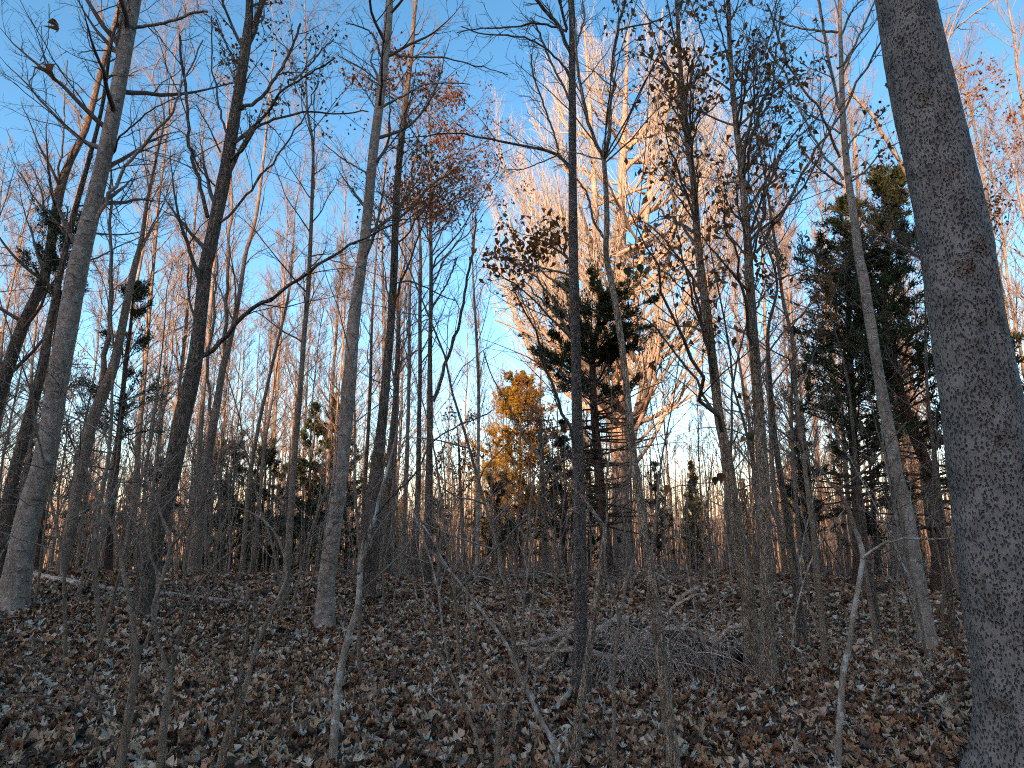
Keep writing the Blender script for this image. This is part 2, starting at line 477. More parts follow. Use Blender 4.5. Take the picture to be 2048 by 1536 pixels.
M = {
    'ground': ground_mat(),
    'pitted': pitted_bark(),
    'pale': bark('pale_smooth_bark', (0.17, 0.15, 0.13), (0.35, 0.31, 0.27), scale=20, zs=0.6, crack=0.25, crack_scale=9, lichen=0.7, bump=0.5, band=0.75),
    'dark': bark('dark_furrowed_bark', (0.11, 0.087, 0.069), (0.27, 0.222, 0.18), scale=26, zs=0.22, crack=0.7, crack_scale=22, lichen=0.2, bump=0.9),
    'scaly': bark('dark_scaly_bark', (0.095, 0.080, 0.072), (0.47, 0.42, 0.385), scale=40, zs=0.6, crack=0.85, crack_scale=42, lichen=0.35, lichen_col=(0.50, 0.42, 0.38), bump=1.0),
    'flaky': bark('flaky_brown_grey_bark', (0.22, 0.18, 0.135), (0.50, 0.42, 0.33), scale=34, zs=0.16, crack=0.7, crack_scale=30, lichen=0.4, bump=0.9),
    'slim': bark('grey_sapling_bark', (0.165, 0.132, 0.10), (0.34, 0.285, 0.23), scale=40, zs=0.2, crack=0.5, crack_scale=40, lichen=0.45, bump=0.6),
    'lichen': bark('lichen_white_bark', (0.17, 0.15, 0.12), (0.34, 0.31, 0.26), scale=30, zs=0.3, crack=0.3, crack_scale=30, lichen=1.05, lichen_col=(0.60, 0.53, 0.46), bump=0.5),
    'cedar_bark': bark('stringy_cedar_bark', (0.07, 0.048, 0.036), (0.15, 0.105, 0.08), scale=40, zs=0.08, crack=0.6, crack_scale=36, bump=0.8),
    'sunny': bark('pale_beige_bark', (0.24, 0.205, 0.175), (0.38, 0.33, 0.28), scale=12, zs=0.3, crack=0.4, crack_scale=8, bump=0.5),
    'dead': bark('bleached_dead_wood', (0.20, 0.17, 0.145), (0.62, 0.56, 0.50), scale=14, zs=1.0, crack=0.5, crack_scale=16, lichen=0.5, bump=0.7),
    'rot': bark('rotting_dark_wood', (0.045, 0.037, 0.03), (0.16, 0.13, 0.105), scale=20, zs=1.0, crack=0.7, crack_scale=18, lichen=0.3, bump=0.9),
    'wood_far': bark('grey_brown_bark', (0.15, 0.125, 0.10), (0.29, 0.25, 0.21), scale=10, zs=0.25, crack=0.4, crack_scale=9, lichen=0.25, bump=0.4),
    'twig': twig_mat('dark_twigs', (0.115, 0.075, 0.055), (0.23, 0.155, 0.115)),
    'twig_pale': twig_mat('pale_twigs', (0.20, 0.14, 0.105), (0.35, 0.255, 0.20)),
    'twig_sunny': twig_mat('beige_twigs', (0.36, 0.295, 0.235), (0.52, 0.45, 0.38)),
    'litter': leaf_mat('fallen_leaves', [(0.06, 0.026, 0.016), (0.27, 0.105, 0.05), (0.48, 0.21, 0.10), (0.64, 0.35, 0.19), (0.76, 0.53, 0.36), (0.38, 0.135, 0.066), (0.12, 0.045, 0.024), (0.76, 0.61, 0.47), (0.46, 0.18, 0.08), (0.07, 0.032, 0.02)], 0.12, rough=0.6),
    'oak_leaf': leaf_mat('withered_oak_leaves', [(0.16, 0.055, 0.02), (0.34, 0.125, 0.042), (0.22, 0.078, 0.028), (0.44, 0.19, 0.065), (0.28, 0.10, 0.035)], 0.42, veins=False),
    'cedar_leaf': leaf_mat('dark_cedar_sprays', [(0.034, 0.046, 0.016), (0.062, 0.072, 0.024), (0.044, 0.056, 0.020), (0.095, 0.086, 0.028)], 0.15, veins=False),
    'cedar_sun_gold': leaf_mat('sun_gold_cedar_sprays', [(0.20, 0.125, 0.018), (0.32, 0.18, 0.022), (0.38, 0.17, 0.025), (0.18, 0.14, 0.022)], 0.15, veins=False),  # cedar sprays with the low sun's gold put into their colour
    'green_leaf': leaf_mat('green_vine_leaf', [(0.03, 0.055, 0.018), (0.06, 0.075, 0.022), (0.04, 0.06, 0.02)], 0.35),
    'moss': bark('mossy_stump_wood', (0.05, 0.055, 0.025), (0.13, 0.12, 0.06), scale=25, zs=0.4, crack=0.5, crack_scale=20, bump=0.8),
}

# ------------------------------------------------------------------ the ground: one sheet, added shading ridge behind, crest in front, low land beyond
def axis(a, b, n, p=2.2):
    s = np.linspace(-1, 1, n)
    s = np.sign(s) * np.abs(s) ** p
    return np.where(s < 0, -s * a, s * b)
gx = axis(-900, 900, 151); gy = np.concatenate([np.linspace(-420, -20, 60, endpoint=False), np.linspace(-20, 40, 90, endpoint=False), np.linspace(40, 120, 24, endpoint=False), np.geomspace(120, 3000, 20)])
GX, GY = np.meshgrid(gx, gy)
GZ = ground_z(GX, GY)
gb = Buf()
w = len(gx)
gi = np.arange(len(gy) - 1)[:, None] * w + np.arange(w - 1)[None, :]
gb.add(np.stack([GX, GY, GZ], -1).reshape(-1, 3), np.stack([gi, gi + 1, gi + w + 1, gi + w], -1).reshape(-1, 4))
ground = link('ground', gb.mesh('ground', M['ground']))
ground['kind'] = 'structure'

# ------------------------------------------------------------------ trees traced from the picture, each standing at its own distance
def traced(points, d, lean=0.0):
    """[(u, v, width)] on the upright plane y = d (leaning away by lean per metre of height) -> world rows (x, y, z, radius)"""
    out = []
    for (u, v, wd) in points:
        p, t = pix(u, v, d)
        if lean:
            p, t = pix(u, v, d + lean * max(p[2], 0))
        off = 1 / math.sqrt(1 + ((u - 1024) / FPX) ** 2)        # a round stem looks wider off the lens axis
        out.append((p[0], p[1], p[2], 0.5 * wd * off * float(t) / FPX))
    return np.array(out)

TREES = {}

def add_leaves(rng, buf, tips, n, smin, smax, tmpls, spread=0.12, hang=0.7):
    idx = rng.integers(0, len(tips), n)
    pos = tips[idx] + rng.normal(0, spread, (n, 3))
    X = norm(np.stack([rng.normal(0, 0.6, n), rng.normal(0, 0.6, n), -np.abs(rng.normal(hang, 0.35, n))], 1))
    Y = norm(np.cross(X, rng.normal(0, 1, (n, 3)))); Z = np.cross(X, Y)
    size = smin + (smax - smin) * rng.random(n)
    pick = rng.integers(0, len(tmpls), n)
    for k, tm in enumerate(tmpls):
        s = pick == k
        if s.any(): scatter(buf, tm, pos[s], X[s], Y[s], Z[s], size[s])

HANG = [leaf_template(SMALL, 0.32, c, r, t) for c, r, t in ((1.2, 1.2, 0.5), (-1.5, -1.4, -0.6), (0.6, 1.8, 1.2), (2.0, -0.8, -1.0))]

def hand_tree(name, label, cat, pts, seed, d=None, base=None, mat='slim', twig='twig', limbs=(), ext=0.0, sides=16, flare=0.22, rough=0.04,
              auto=None, targets=(), sub=(8, 6), tip_r=0.0022, leaves=0, leaf_size=(0.07, 0.12), leaf_on=None, group=None, lean=0.0, nodes=46, flare_h=0.16, sublen=(0.25, 0.6), droop=0.0, limb_twigs=True):
    """pts: [(u, v, width)] from the root up. limbs: [(points, w0, w1)]. auto: (count, h0, h1, len0, len1, a0, a1). targets: [(u, v, su, sv, n)]"""
    rng = np.random.default_rng(seed)
    if d is None:
        d = float(on_ground(*(base or pts[0][:2]))[1])
    rows = traced(pts, d, lean)
    gz = float(ground_z(rows[0, 0], rows[0, 1]))
    root = rows[0].copy()
    if rows[0, 2] > gz + 0.02:                       # the traced stem starts above the soil: carry it down
        dirn = rows[0] - rows[1]
        k = (rows[0, 2] - gz) / max(abs(dirn[2]), 1e-3)
        root = rows[0] + np.array([dirn[0] * min(k, 0.6), 0, 0, 0]); root[2] = gz
    root_in = root.copy(); root_in[2] = gz - 0.12
    rows = np.vstack([root_in, rows[rows[:, 2] > gz + 0.05]])
    if ext > 0:
        k = rows[-1] - rows[-2]
        dirn = norm(np.array([k[0], k[1], k[2]]) * np.array([0.5, 0.5, 1.0]))
        last = rows[-1].copy()
        for f, tp in ((0.33, 0.8), (0.66, 0.5), (1.0, 0.2)):
            e = last.copy()
            e[:3] += dirn * ext * f + rng.normal(0, 0.12, 3) * np.array([1, 1, 0])
            e[3] = max(last[3] * tp, 0.006)
            rows = np.vstack([rows, e])
    S = spline(rows, nodes)
    origin = (root[0], root[1], gz)
    tr = thing(name, label, cat, origin, group)
    b = Buf(); trunk_mesh(b, S[:, :3], np.maximum(S[:, 3], 0.004), sides, rng, flare, rng.integers(3, 6), rough, flare_h)
    link('trunk', b.mesh('trunk', M[mat], origin), tr)
    LP, LR = [], []                                  # all limbs, resampled to 12 rows, for twigs
    for lp, w0, w1 in limbs:
        ws = np.linspace(w0, w1, len(lp))
        r4 = traced([(u, v, a) for (u, v), a in zip(lp, ws)], d + rng.normal(0, 0.05))
        k = np.linspace(0, 1, len(r4))
        r4[:, 1] += rng.normal(0, 0.35) * np.linalg.norm(r4[-1, :3] - r4[0, :3]) * k
        s4 = spline(r4, 22)
        s4[1:-1, :3] += rng.normal(0, 0.004, (20, 3)) * np.linalg.norm(s4[-1, :3] - s4[0, :3])
        bb = Buf(); tubes(bb, s4[None, :, :3], np.maximum(s4[None, :, 3], 0.0022), 7)
        link('branch', bb.mesh('branch', M[mat if w0 > 5 else twig], origin), tr)
        s12 = s4[np.linspace(0, 21, 12).astype(int)]
        LP.append(s12[:, :3]); LR.append(s12[:, 3])
    cb = Buf()
    if auto:
        cnt, h0, h1, l0, l1, a0, a1 = auto
        z0 = S[0, 2]
        hh = h0 + (h1 - h0) * (np.arange(cnt) + rng.random(cnt)) / cnt
        P0 = np.stack([np.interp(hh + z0, S[:, 2], S[:, k]) for k in range(4)], 1)
        ph = rng.random(cnt) * 6.28; an = np.radians(a0 + (a1 - a0) * rng.random(cnt))
        D = np.stack([np.cos(ph) * np.sin(an), np.sin(ph) * np.sin(an), np.cos(an)], 1)
        Ls = l0 + (l1 - l0) * rng.random(cnt)
        P, Q = grow(rng, P0[:, :3], D, Ls, np.clip(P0[:, 3] * 0.42, 0.004, 0.03 + 0.01 * Ls), np.full(cnt, tip_r * 1.3), 11, 0.10, 0.05 - droop)
        tubes(cb, P, Q, 5)
        LP += list(P); LR += list(Q)
    for (u, v, su, sv, n) in targets:
        for k in range(n):
            uu, vv = rng.normal(u, su), rng.normal(v, sv)
            dd = d + rng.normal(0, 0.9)
            e, _ = pix(uu, vv, dd)
            hor = math.hypot(e[0] - np.interp(e[2], S[:, 2], S[:, 0]), e[1] - d)
            zs = np.clip(e[2] - hor * rng.uniform(0.35, 1.0) - 0.2, S[2, 2] + 1.0, S[-2, 2])
            a = np.array([np.interp(zs, S[:, 2], S[:, j]) for j in range(4)])
            mid = a[:3] * 0.45 + e * 0.55 + np.array([0, 0, rng.uniform(-0.05, 0.18) * hor]) + rng.normal(0, 0.05 * hor, 3)
            s12 = spline(np.vstack([np.append(a[:3], min(a[3] * 0.5, 0.008 + 0.008 * hor)), np.append(mid, min(a[3] * 0.3, 0.005 + 0.004 * hor)), np.append(e, tip_r * 1.5)]), 12)
            s12[1:-1, :3] += rng.normal(0, 0.012, (10, 3)) * max(hor, 0.5)
            tubes(cb, s12[None, :, :3], np.maximum(s12[None, :, 3], tip_r), 5)
            LP.append(s12[:, :3]); LR.append(s12[:, 3])
    tips = None
    if LP:
        LP = np.array(LP); LR = np.maximum(np.array(LR), tip_r)
        if not limb_twigs: LP, LR = LP[len(limbs):], LR[len(limbs):]
    if LP is not None and len(LP):
        s, D, L, r = spawn(rng, LP, LR, sub[0], 0.18, 0.98, 25, 62, sublen[0], sublen[1], 0.5, lift=0.1)
        P2, R2 = grow(rng, s, D, np.clip(L, 0.15, 2.6), np.clip(r, tip_r * 1.2, 0.012), np.full(len(s), tip_r), 5, 0.15, 0.04 - droop)
        tubes(cb, P2, R2, 3)
        s, D, L, r = spawn(rng, P2, R2, sub[1], 0.15, 1.0, 25, 65, 0.25, 0.6, 0.7)
        P3, R3 = grow(rng, s, D, np.clip(L, 0.10, 1.1), np.clip(r, tip_r, 0.004), np.full(len(s), tip_r * 0.7), 2, 0.2, 0.02 - droop)
        tubes(cb, P3, R3, 3)
        tips = np.concatenate([P3[:, 1:].reshape(-1, 3), P2[:, 3:].reshape(-1, 3)])
    if cb.n:
        link('crown', cb.mesh('crown', M[twig], origin), tr)
    if leaves and tips is not None:
        if leaf_on is not None:
            # only inside these picture ellipses (u, v, su, sv)
            keep = np.zeros(len(tips), bool)
            q = tips - np.array([0, 0, EYE])
            dep = q[:, 1] * CP + q[:, 2] * SP
            uu = 1024 + FPX * q[:, 0] / dep; vv = 768 - FPX * (-q[:, 1] * SP + q[:, 2] * CP) / dep
            for (u, v, su, sv) in leaf_on:
                keep |= ((uu - u) / su) ** 2 + ((vv - v) / sv) ** 2 < 1
            if keep.sum() > 10: tips = tips[keep]
        # leaves hang in bunches
        c = tips[rng.integers(0, len(tips), max(leaves // 11, 4))]
        lb = Buf(); add_leaves(rng, lb, c, leaves, leaf_size[0], leaf_size[1], HANG, 0.11)
        lo = link('leaves', lb.mesh('leaves', M['oak_leaf'], origin), tr)
        lo['kind'] = 'stuff'
    TREES[label] = dict(root=tr, S=S, d=d)
    return tr

Z = lambda ox, oy, pts, s=2.926: [(ox + a / s, oy + b / s) for a, b in pts]     # enlarged-crop readings back to picture pixels
A_, B_, C_, D_, E_, F_, G_, H_, I_ = (0, 0), (674, 0), (1348, 0), (0, 505), (674, 505), (1348, 505), (0, 1011), (674, 1011), (1348, 1011)
def z(o, *pts): return Z(o[0], o[1], pts)

# --- the large grey trunk by the right edge
def big_right_trunk():
    rng = np.random.default_rng(5)
    d = 4.1
    rows = traced([(2078, 1560, 262), (2068, 1480, 232), (2050, 1350, 212), (2015, 1182, 198), (1991, 1011, 182), (1976, 915, 174), (1958, 778, 167), (1935, 640, 157), (1909, 478, 149), (1880, 342, 141), (1858, 239, 135), (1832, 120, 126), (1809, 0, 117)], d)
    gz = float(ground_z(rows[0, 0], d))
    b0 = rows[0].copy(); b0[2] = gz - 0.15
    rows = np.vstack([b0, rows[rows[:, 2] > gz]])
    k = norm(rows[-1, :3] - rows[-2, :3])
    for f, tp in ((2.5, 0.86), (5.5, 0.7), (9.0, 0.5), (12.5, 0.25)):
        e = rows[len(rows) - 1].copy() if f == 2.5 else e.copy()
        if f == 2.5: last = rows[-1].copy()
        e[:3] = last[:3] + k * f * np.array([0.75, 1, 1]); e[3] = last[3] * tp
        rows = np.vstack([rows, e])
    S = spline(rows, 260)
    P, Rr = S[:, :3], S[:, 3]
    sides = 120
    n = len(P)
    T = norm(np.gradient(P, axis=0)); U = norm(np.cross(T, np.array([0, 1.0, 0.05]))); W = np.cross(T, U)
    th = np.arange(sides) * 2 * math.pi / sides
    s = np.concatenate([[0], np.cumsum(np.linalg.norm(np.diff(P, axis=0), axis=1))])
    rel = np.zeros((n, sides))
    for q in range(7):
        rel += 0.012 * np.sin((q + 2) * th[None] + rng.random() * 6 + s[:, None] * rng.uniform(0.4, 2)) * np.sin(s[:, None] * rng.uniform(1, 5) + rng.random() * 6)
    rel += 0.32 * np.exp(-np.maximum(s - 0.1, 0) / 0.3)[:, None] * (1 + 0.4 * np.cos(4 * th + 1)[None])
    rel += rng.normal(0, 0.006, (n, sides))
    # old branch scars: a drooping brow over a sunken eye
    scars = []
    cx = -W[0]
    for (u, v, sz) in ((1815, 60, 1.0), (1900, 170, 0.7), (1862, 200, 1.1), (1905, 345, 0.6), (1927, 418, 0.5), (1960, 500, 1.2), (1935, 535, 1.4), (1968, 650, 0.9), (2000, 768, 0.8), (2003, 880, 1.0), (1985, 1175, 0.9), (2030, 1420, 1.2)):
        pp, tt = pix(u, v, d - 0.2)
        i = np.argmin(np.abs(P[:, 2] - pp[2]))
        off = (pp[0] - P[i, 0]) / Rr[i]
        scars.append((s[i], np.clip(off, -0.95, 0.95), sz))
    thx = th  # angle whose cos gives sideways (U) and -W faces the viewer
    side_u = np.cos(th); side_w = np.sin(th)
    facing = (W[0][1] < 0) * 2 - 1
    for (s0, off, sz) in scars:
        if U[0][0] < 0: off = -off
        t0 = math.asin(np.clip(abs(math.sqrt(1 - off * off)), 0, 1)) * facing
        t0 = math.atan2(facing * math.sqrt(1 - off * off), off)
        dth = (th - t0 + math.pi) % (2 * math.pi) - math.pi
        a = dth[None] * 0.25; h = (s - s0)[:, None]
        g = 0.07 * sz
        brow = h + 3.0 * a * a / g * 0.35 - 0.7 * g
        rel += 0.13 * sz * np.exp(-(brow / (0.45 * g)) ** 2 - (a / (1.6 * g)) ** 2)
        rel -= 0.22 * sz * np.exp(-((h + 0.2 * g) / (0.42 * g)) ** 2 - (a / (0.9 * g)) ** 2)
        rel += 0.06 * sz * np.exp(-((h + 1.3 * g) / (0.3 * g)) ** 2 - (a / (1.5 * g)) ** 2)
    rr = Rr[:, None] * (1 + rel)
    ring = P[:, None] + rr[..., None] * (U[:, None] * side_u[None, :, None] + W[:, None] * side_w[None, :, None])
    i = (np.arange(n - 1) * sides)[:, None]; j = np.arange(sides)[None]; j2 = (j + 1) % sides
    b = Buf(); b.add(ring.reshape(-1, 3), np.stack([i + j, i + j2, i + sides + j2, i + sides + j], -1).reshape(-1, 4))
    origin = (rows[0, 0], rows[0, 1], gz)
    tr = thing('broadleaf_tree', 'massive leaning trunk with pitted grey bark and old branch scars, filling the right edge', 'tree', origin)
    link('trunk', b.mesh('trunk', M['pitted'], origin), tr)
    hh = np.linspace(8.2, 15, 16)
    P0 = np.stack([np.interp(hh + gz, S[:, 2], S[:, q]) for q in range(4)], 1)
    ph = rng.random(16) * 6.28
    D = np.stack([np.cos(ph) * 0.8, np.sin(ph) * 0.8, np.full(16, 0.6)], 1)
    cb = Buf()
    P1, R1 = grow(rng, P0[:, :3], D, rng.uniform(2, 4, 16), P0[:, 3] * 0.3, np.full(16, 0.006), 10, 0.1, 0.03); tubes(cb, P1, R1, 5)
    a = spawn(rng, P1, R1, 7, 0.2, 1, 25, 60, 0.3, 0.6, 0.5); P2, R2 = grow(rng, a[0], a[1], a[2], np.clip(a[3], 0.003, 0.01), np.full(len(a[0]), 0.002), 6, 0.12, 0.02); tubes(cb, P2, R2, 3)
    link('crown', cb.mesh('crown', M['twig'], origin), tr)
big_right_trunk()

# --- left group
hand_tree('broadleaf_tree', 'tall pale-barked tree near the left edge, leaning right, evergreen sprays behind it', 'tree',
    [(25, 1222, 74), (35, 1150, 62), (60, 1020, 56), (84, 950, 53), (103, 847, 45), (125, 710, 44), (156, 540, 43), (172, 470, 39), (202, 342, 33), (225, 239, 32), (248, 110, 31), (268, 0, 30)], 11, mat='pale', ext=7, sides=22, nodes=60,
    limbs=[(z(A_, (560, 1300), (640, 1180), (740, 1020), (860, 880), (960, 800), (1030, 740), (1090, 640), (1170, 480), (1250, 330)), 9, 3),
           (z(A_, (690, 330), (700, 250), (740, 100), (770, 0)), 9, 7),
           (z(A_, (790, 160), (900, 130), (1030, 80), (1100, 30), (1180, 10)), 8, 5),
           (z(A_, (690, 310), (620, 270), (500, 240), (380, 230)), 5, 2),
           (z(A_, (660, 900), (760, 850), (900, 820), (1040, 800), (1250, 780)), 5, 2),
           (z(A_, (640, 1000), (760, 985), (950, 985)), 4, 2)],
    auto=(26, 5.2, 15, 1.2, 3.2, 40, 75))
hand_tree('broadleaf_tree', 'dark leaning trunk running off the left edge behind the pale tree', 'tree',
    [(-120, 1180, 40), (-60, 1000, 36), (0, 785, 30), (36, 676, 27), (64, 610, 24), (92, 540, 22), (118, 390, 20), (140, 322, 16), (172, 256, 14), (200, 150, 12), (232, 40, 10), (240, 0, 9)], 12, d=13.5, mat='dark', ext=4,
    limbs=[(z(A_, (340, 1130), (370, 1000), (420, 860), (450, 640), (490, 450)), 6, 2)],
    auto=(22, 4, 14, 1.0, 2.6, 30, 70))
hand_tree('broadleaf_tree', 'slimmer dark trunk pressed close against the left side of the pale tree', 'tree',
    [(-12, 1215, 34), (0, 1110, 30), (20, 983, 27), (55, 847, 25), (82, 745, 22), (98, 660, 18), (118, 560, 14), (145, 440, 12), (175, 330, 10), (205, 210, 8)], 13, mat='dark', ext=3, auto=(16, 4.5, 12, 0.8, 2.2, 30, 65))
hand_tree('broadleaf_tree', 'twin-stemmed grey tree between the pale tree and the dark forked one', 'tree',
    [(118, 1152, 26), (143, 1045, 25), (164, 932, 25), (184, 847, 25), (205, 790, 25), (225, 740, 22), (240, 676, 18), (255, 600, 16), (270, 530, 13), (283, 480, 10), (295, 400, 7), (312, 320, 5)], 14, mat='slim', twig='twig_pale',
    limbs=[(z(D_, (600, 780), (640, 640), (690, 420), (720, 200), (745, 60)) + [(262, 440), (268, 380)], 14, 4)],
    ext=3, auto=(28, 6, 18, 1.2, 3.0, 18, 45))
hand_tree('broadleaf_tree', 'dark forked tree with a long branch reaching right, left of centre', 'tree',
    [(280, 1232, 48), (290, 1170, 42), (302, 1110, 40), (325, 1011, 38), (343, 949, 38), (362, 847, 37), (386, 744, 33), (399, 641, 28), (410, 539, 28), (419, 500, 27), (427, 461, 27), (451, 342, 26), (468, 239, 23), (485, 137, 21), (494, 75, 20), (499, 0, 15)], 15, mat='dark', ext=6, sides=22, nodes=60,
    limbs=[(z(A_, (1215, 1270), (1160, 1100), (1100, 920), (1075, 830), (1030, 770), (1005, 600), (975, 430), (940, 260), (890, 100), (880, -40)), 9, 6),
           (z(A_, (1290, 1300), (1400, 1150), (1470, 980), (1560, 830), (1700, 560), (1790, 300)), 6, 2.5),
           (z(A_, (1360, 930), (1450, 900), (1540, 800), (1640, 740), (1720, 670), (1850, 640), (2048, 560)), 7, 3),
           (z(A_, (1370, 840), (1500, 660), (1570, 570), (1690, 470), (1840, 420), (2048, 350)), 7, 3),
           (z(A_, (1695, 465), (1705, 400), (1730, 290), (1800, 120), (1860, -20)), 5, 3),
           (z(A_, (1410, 640), (1500, 540), (1560, 400), (1640, 200), (1690, -20)), 8, 5),
           (z(A_, (1330, 790), (1270, 600), (1240, 450), (1200, 330), (1185, 0)), 5, 3),
           (z(A_, (1395, 430), (1330, 280), (1230, 80), (1180, -20)), 5, 4),
           (z(A_, (1450, 260), (1490, 200), (1540, 60), (1575, -60)), 14, 11),
           ([(405, 712), (451, 683), (492, 645), (523, 625), (560, 611), (598, 587), (650, 560), (700, 532), (750, 510), (820, 482)], 11, 3.5),
           (z(D_, (1140, 390), (1090, 300), (1040, 130), (1020, 0)), 6, 3),
           (z(A_, (1290, 890), (1250, 780), (1205, 690)), 4, 2), (z(A_, (1260, 1090), (1200, 1020), (1190, 950)), 4, 3)],
    auto=(18, 4.5, 14, 1.0, 2.6, 30, 65), leaves=420, leaf_size=(0.06, 0.09), leaf_on=[(600, 100, 160, 160), (720, 150, 100, 120)])
hand_tree('broadleaf_tree', 'pale straight tree with dark bark rings and flared base, left of centre', 'tree',
    [(647, 1256, 42), (650, 1210, 37), (655, 1150, 34), (662, 1100, 33), (668, 1050, 32), (673, 1000, 31), (681, 950, 30), (691, 847, 29), (701, 744, 27), (708, 642, 25), (722, 539, 21), (737, 410, 20), (746, 308, 19), (759, 205, 18), (771, 103, 17), (779, 0, 15)], 16, mat='pale', ext=6, sides=24, nodes=64, flare=0.3, flare_h=0.12,
    limbs=[(z(B_, (300, 300), (340, 270), (420, 240), (560, 190), (750, 180), (1000, 210)), 6, 2),
           (z(B_, (270, 625), (330, 590), (400, 560), (500, 500), (650, 490), (780, 500)), 6, 2),
           (z(B_, (255, 330), (230, 240), (180, 170), (50, 120)), 5, 2.5),
           (z(B_, (170, 1010), (100, 950), (0, 870), (-120, 760)), 4, 2),
           (z(B_, (250, 480), (150, 400), (60, 350), (0, 310)), 4, 2),
           (z(B_, (230, 640), (180, 560), (90, 430)), 3, 2),
           (z(B_, (230, 950), (330, 880), (450, 790)), 4, 2)],
    auto=(22, 5.0, 16, 1.0, 3.0, 40, 75))
hand_tree('broadleaf_tree', 'dark straight trunk just right of the pale ringed tree', 'tree',
    [(733, 1200, 34), (737, 1150, 31), (741, 1080, 30), (748, 984, 27), (756, 910, 23), (764, 847, 20), (773, 744, 18), (782, 642, 16), (788, 539, 15), (792, 410, 14), (800, 307, 13), (811, 205, 11), (823, 103, 9), (832, 0, 7)], 17, mat='dark', ext=4,
    limbs=[(z(E_, (345, 180), (420, 150), (530, 180), (620, 210), (690, 215)), 4, 2),
           (z(B_, (390, 640), (300, 540), (180, 480), (60, 400)), 4, 2), (z(B_, (420, 400), (320, 500), (280, 440)), 3, 2)],
    auto=(10, 9, 17, 1.0, 2.6, 30, 65), targets=[(800, 140, 60, 60, 8), (850, 330, 60, 60, 10), (740, 400, 50, 60, 6)], sublen=(0.3, 0.7),
    leaves=1500, leaf_size=(0.06, 0.10), leaf_on=[(830, 180, 180, 120), (860, 340, 160, 130), (730, 380, 80, 130)])
hand_tree('broadleaf_tree', 'slender dark oak forking low, its fork leaning right and rusty leaves overhead', 'tree',
    [(853, 1172, 21), (855, 1090, 18), (857, 984, 15), (859, 900, 13), (860, 812, 12), (860, 710, 9), (862, 607, 8), (862, 505, 7), (861, 400, 6), (862, 320, 5), (858, 240, 4)], 18, mat='dark', ext=2,
    limbs=[(z(E_, (560, 870), (610, 720), (640, 600), (690, 480), (730, 270), (775, 60)) + [(945, 470), (950, 420)], 8, 4),
           (z(E_, (548, 330), (600, 250), (660, 140), (705, 20)), 4, 3)],
    auto=(8, 7, 12, 0.8, 2.0, 30, 60), targets=[(880, 370, 60, 50, 12), (960, 390, 50, 60, 12), (880, 270, 45, 35, 8), (1000, 300, 30, 50, 6), (920, 200, 40, 30, 6)], sublen=(0.3, 0.7),
    leaves=2900, leaf_size=(0.06, 0.105), leaf_on=[(880, 290, 75, 60), (880, 380, 130, 70), (985, 400, 80, 80), (930, 200, 60, 45), (1000, 310, 40, 90)])
for k, (pp, lab) in enumerate([
    ([(826, 1175, 18), (830, 1080, 14), (836, 985, 11), (838, 847, 9), (840, 744, 8), (840, 600, 7), (841, 505, 6), (835, 420, 4)], 'slim dark trunk standing directly left of the low-forking oak'),
    ([(803, 1168, 12), (808, 1050, 10), (815, 880, 8), (818, 744, 7), (819, 607, 6), (822, 520, 4), (826, 440, 3)], 'thin grey pole of a tree, third to the left of the low-forking oak'),
    ([(778, 1155, 12), (784, 1000, 10), (792, 847, 8), (797, 700, 7), (799, 600, 5), (803, 520, 4)], 'thin brownish trunk close behind the dark straight trunk'),
    ([(953, 1165, 10), (955, 1060, 8), (956, 949, 7), (957, 812, 6), (956, 744, 6), (952, 660, 5), (947, 573, 4), (944, 500, 3)], 'thin pale birch-like stem standing alone left of the golden cedar'),
    ([(720, 1162, 9), (728, 1000, 8), (739, 812, 7), (744, 640, 5), (750, 540, 4), (756, 470, 3)], 'thin dark stem rising between the pale ringed tree and dark straight trunk'),
    ([(772, 1162, 22), (772, 1100, 20), (776, 1000, 17), (782, 900, 14), (790, 800, 10), (797, 660, 8)], 'stout dark lower trunk behind the dark straight trunk on the crest')]):
    hand_tree('broadleaf_tree', lab, 'tree', pp, 40 + k, d=[16.6, 17.5, 19, 17, 18.5, 18.2][k], mat=['dark', 'slim', 'slim', 'lichen', 'dark', 'dark'][k], twig='twig_pale', ext=3, sides=10, auto=(26, 5, 13, 0.8, 2.2, 18, 50), sub=(6, 4), nodes=34)
hand_tree('broadleaf_tree', 'slim straight grey tree left of the pale ringed trunk', 'tree',
    [(566, 1206, 20), (572, 1150, 17), (577, 1096, 15), (583, 1000, 13), (590, 900, 12), (598, 812, 11), (608, 676, 10), (617, 573, 9), (620, 505, 8), (624, 400, 7), (626, 290, 6), (615, 225, 5), (612, 150, 4)], 19, mat='slim', ext=2.5, auto=(26, 4.5, 13, 0.8, 2.2, 30, 65))
hand_tree('broadleaf_tree', 'grey tree dividing into several upright stems behind the dark forked tree', 'tree',
    [(386, 1162, 30), (392, 1090, 24), (402, 1000, 20), (414, 920, 18), (427, 847, 17), (437, 790, 15), (446, 735, 14), (465, 660, 11), (482, 570, 9), (492, 505, 8), (513, 427, 7), (530, 290, 5), (537, 205, 4)], 20, mat='slim', twig='twig_pale',
    limbs=[([(444, 744), (452, 650), (457, 550), (462, 470), (466, 380), (470, 280)], 9, 4), ([(427, 847), (418, 740), (432, 640), (440, 560), (446, 480)], 7, 4)],
    ext=3, auto=(30, 6, 20, 1.2, 3.2, 15, 42), d=16)
hand_tree('broadleaf_tree', 'thin straight stem between the slim grey tree and the dark forked tree', 'tree',
    [(483, 1158, 12), (495, 1000, 9), (513, 874, 8), (535, 770, 7), (554, 690, 6), (577, 590, 5), (585, 505, 4), (590, 420, 3)], 21, mat='slim', twig='twig_pale', d=18, ext=3, sides=10, auto=(24, 6, 15, 1.0, 2.4, 18, 45))

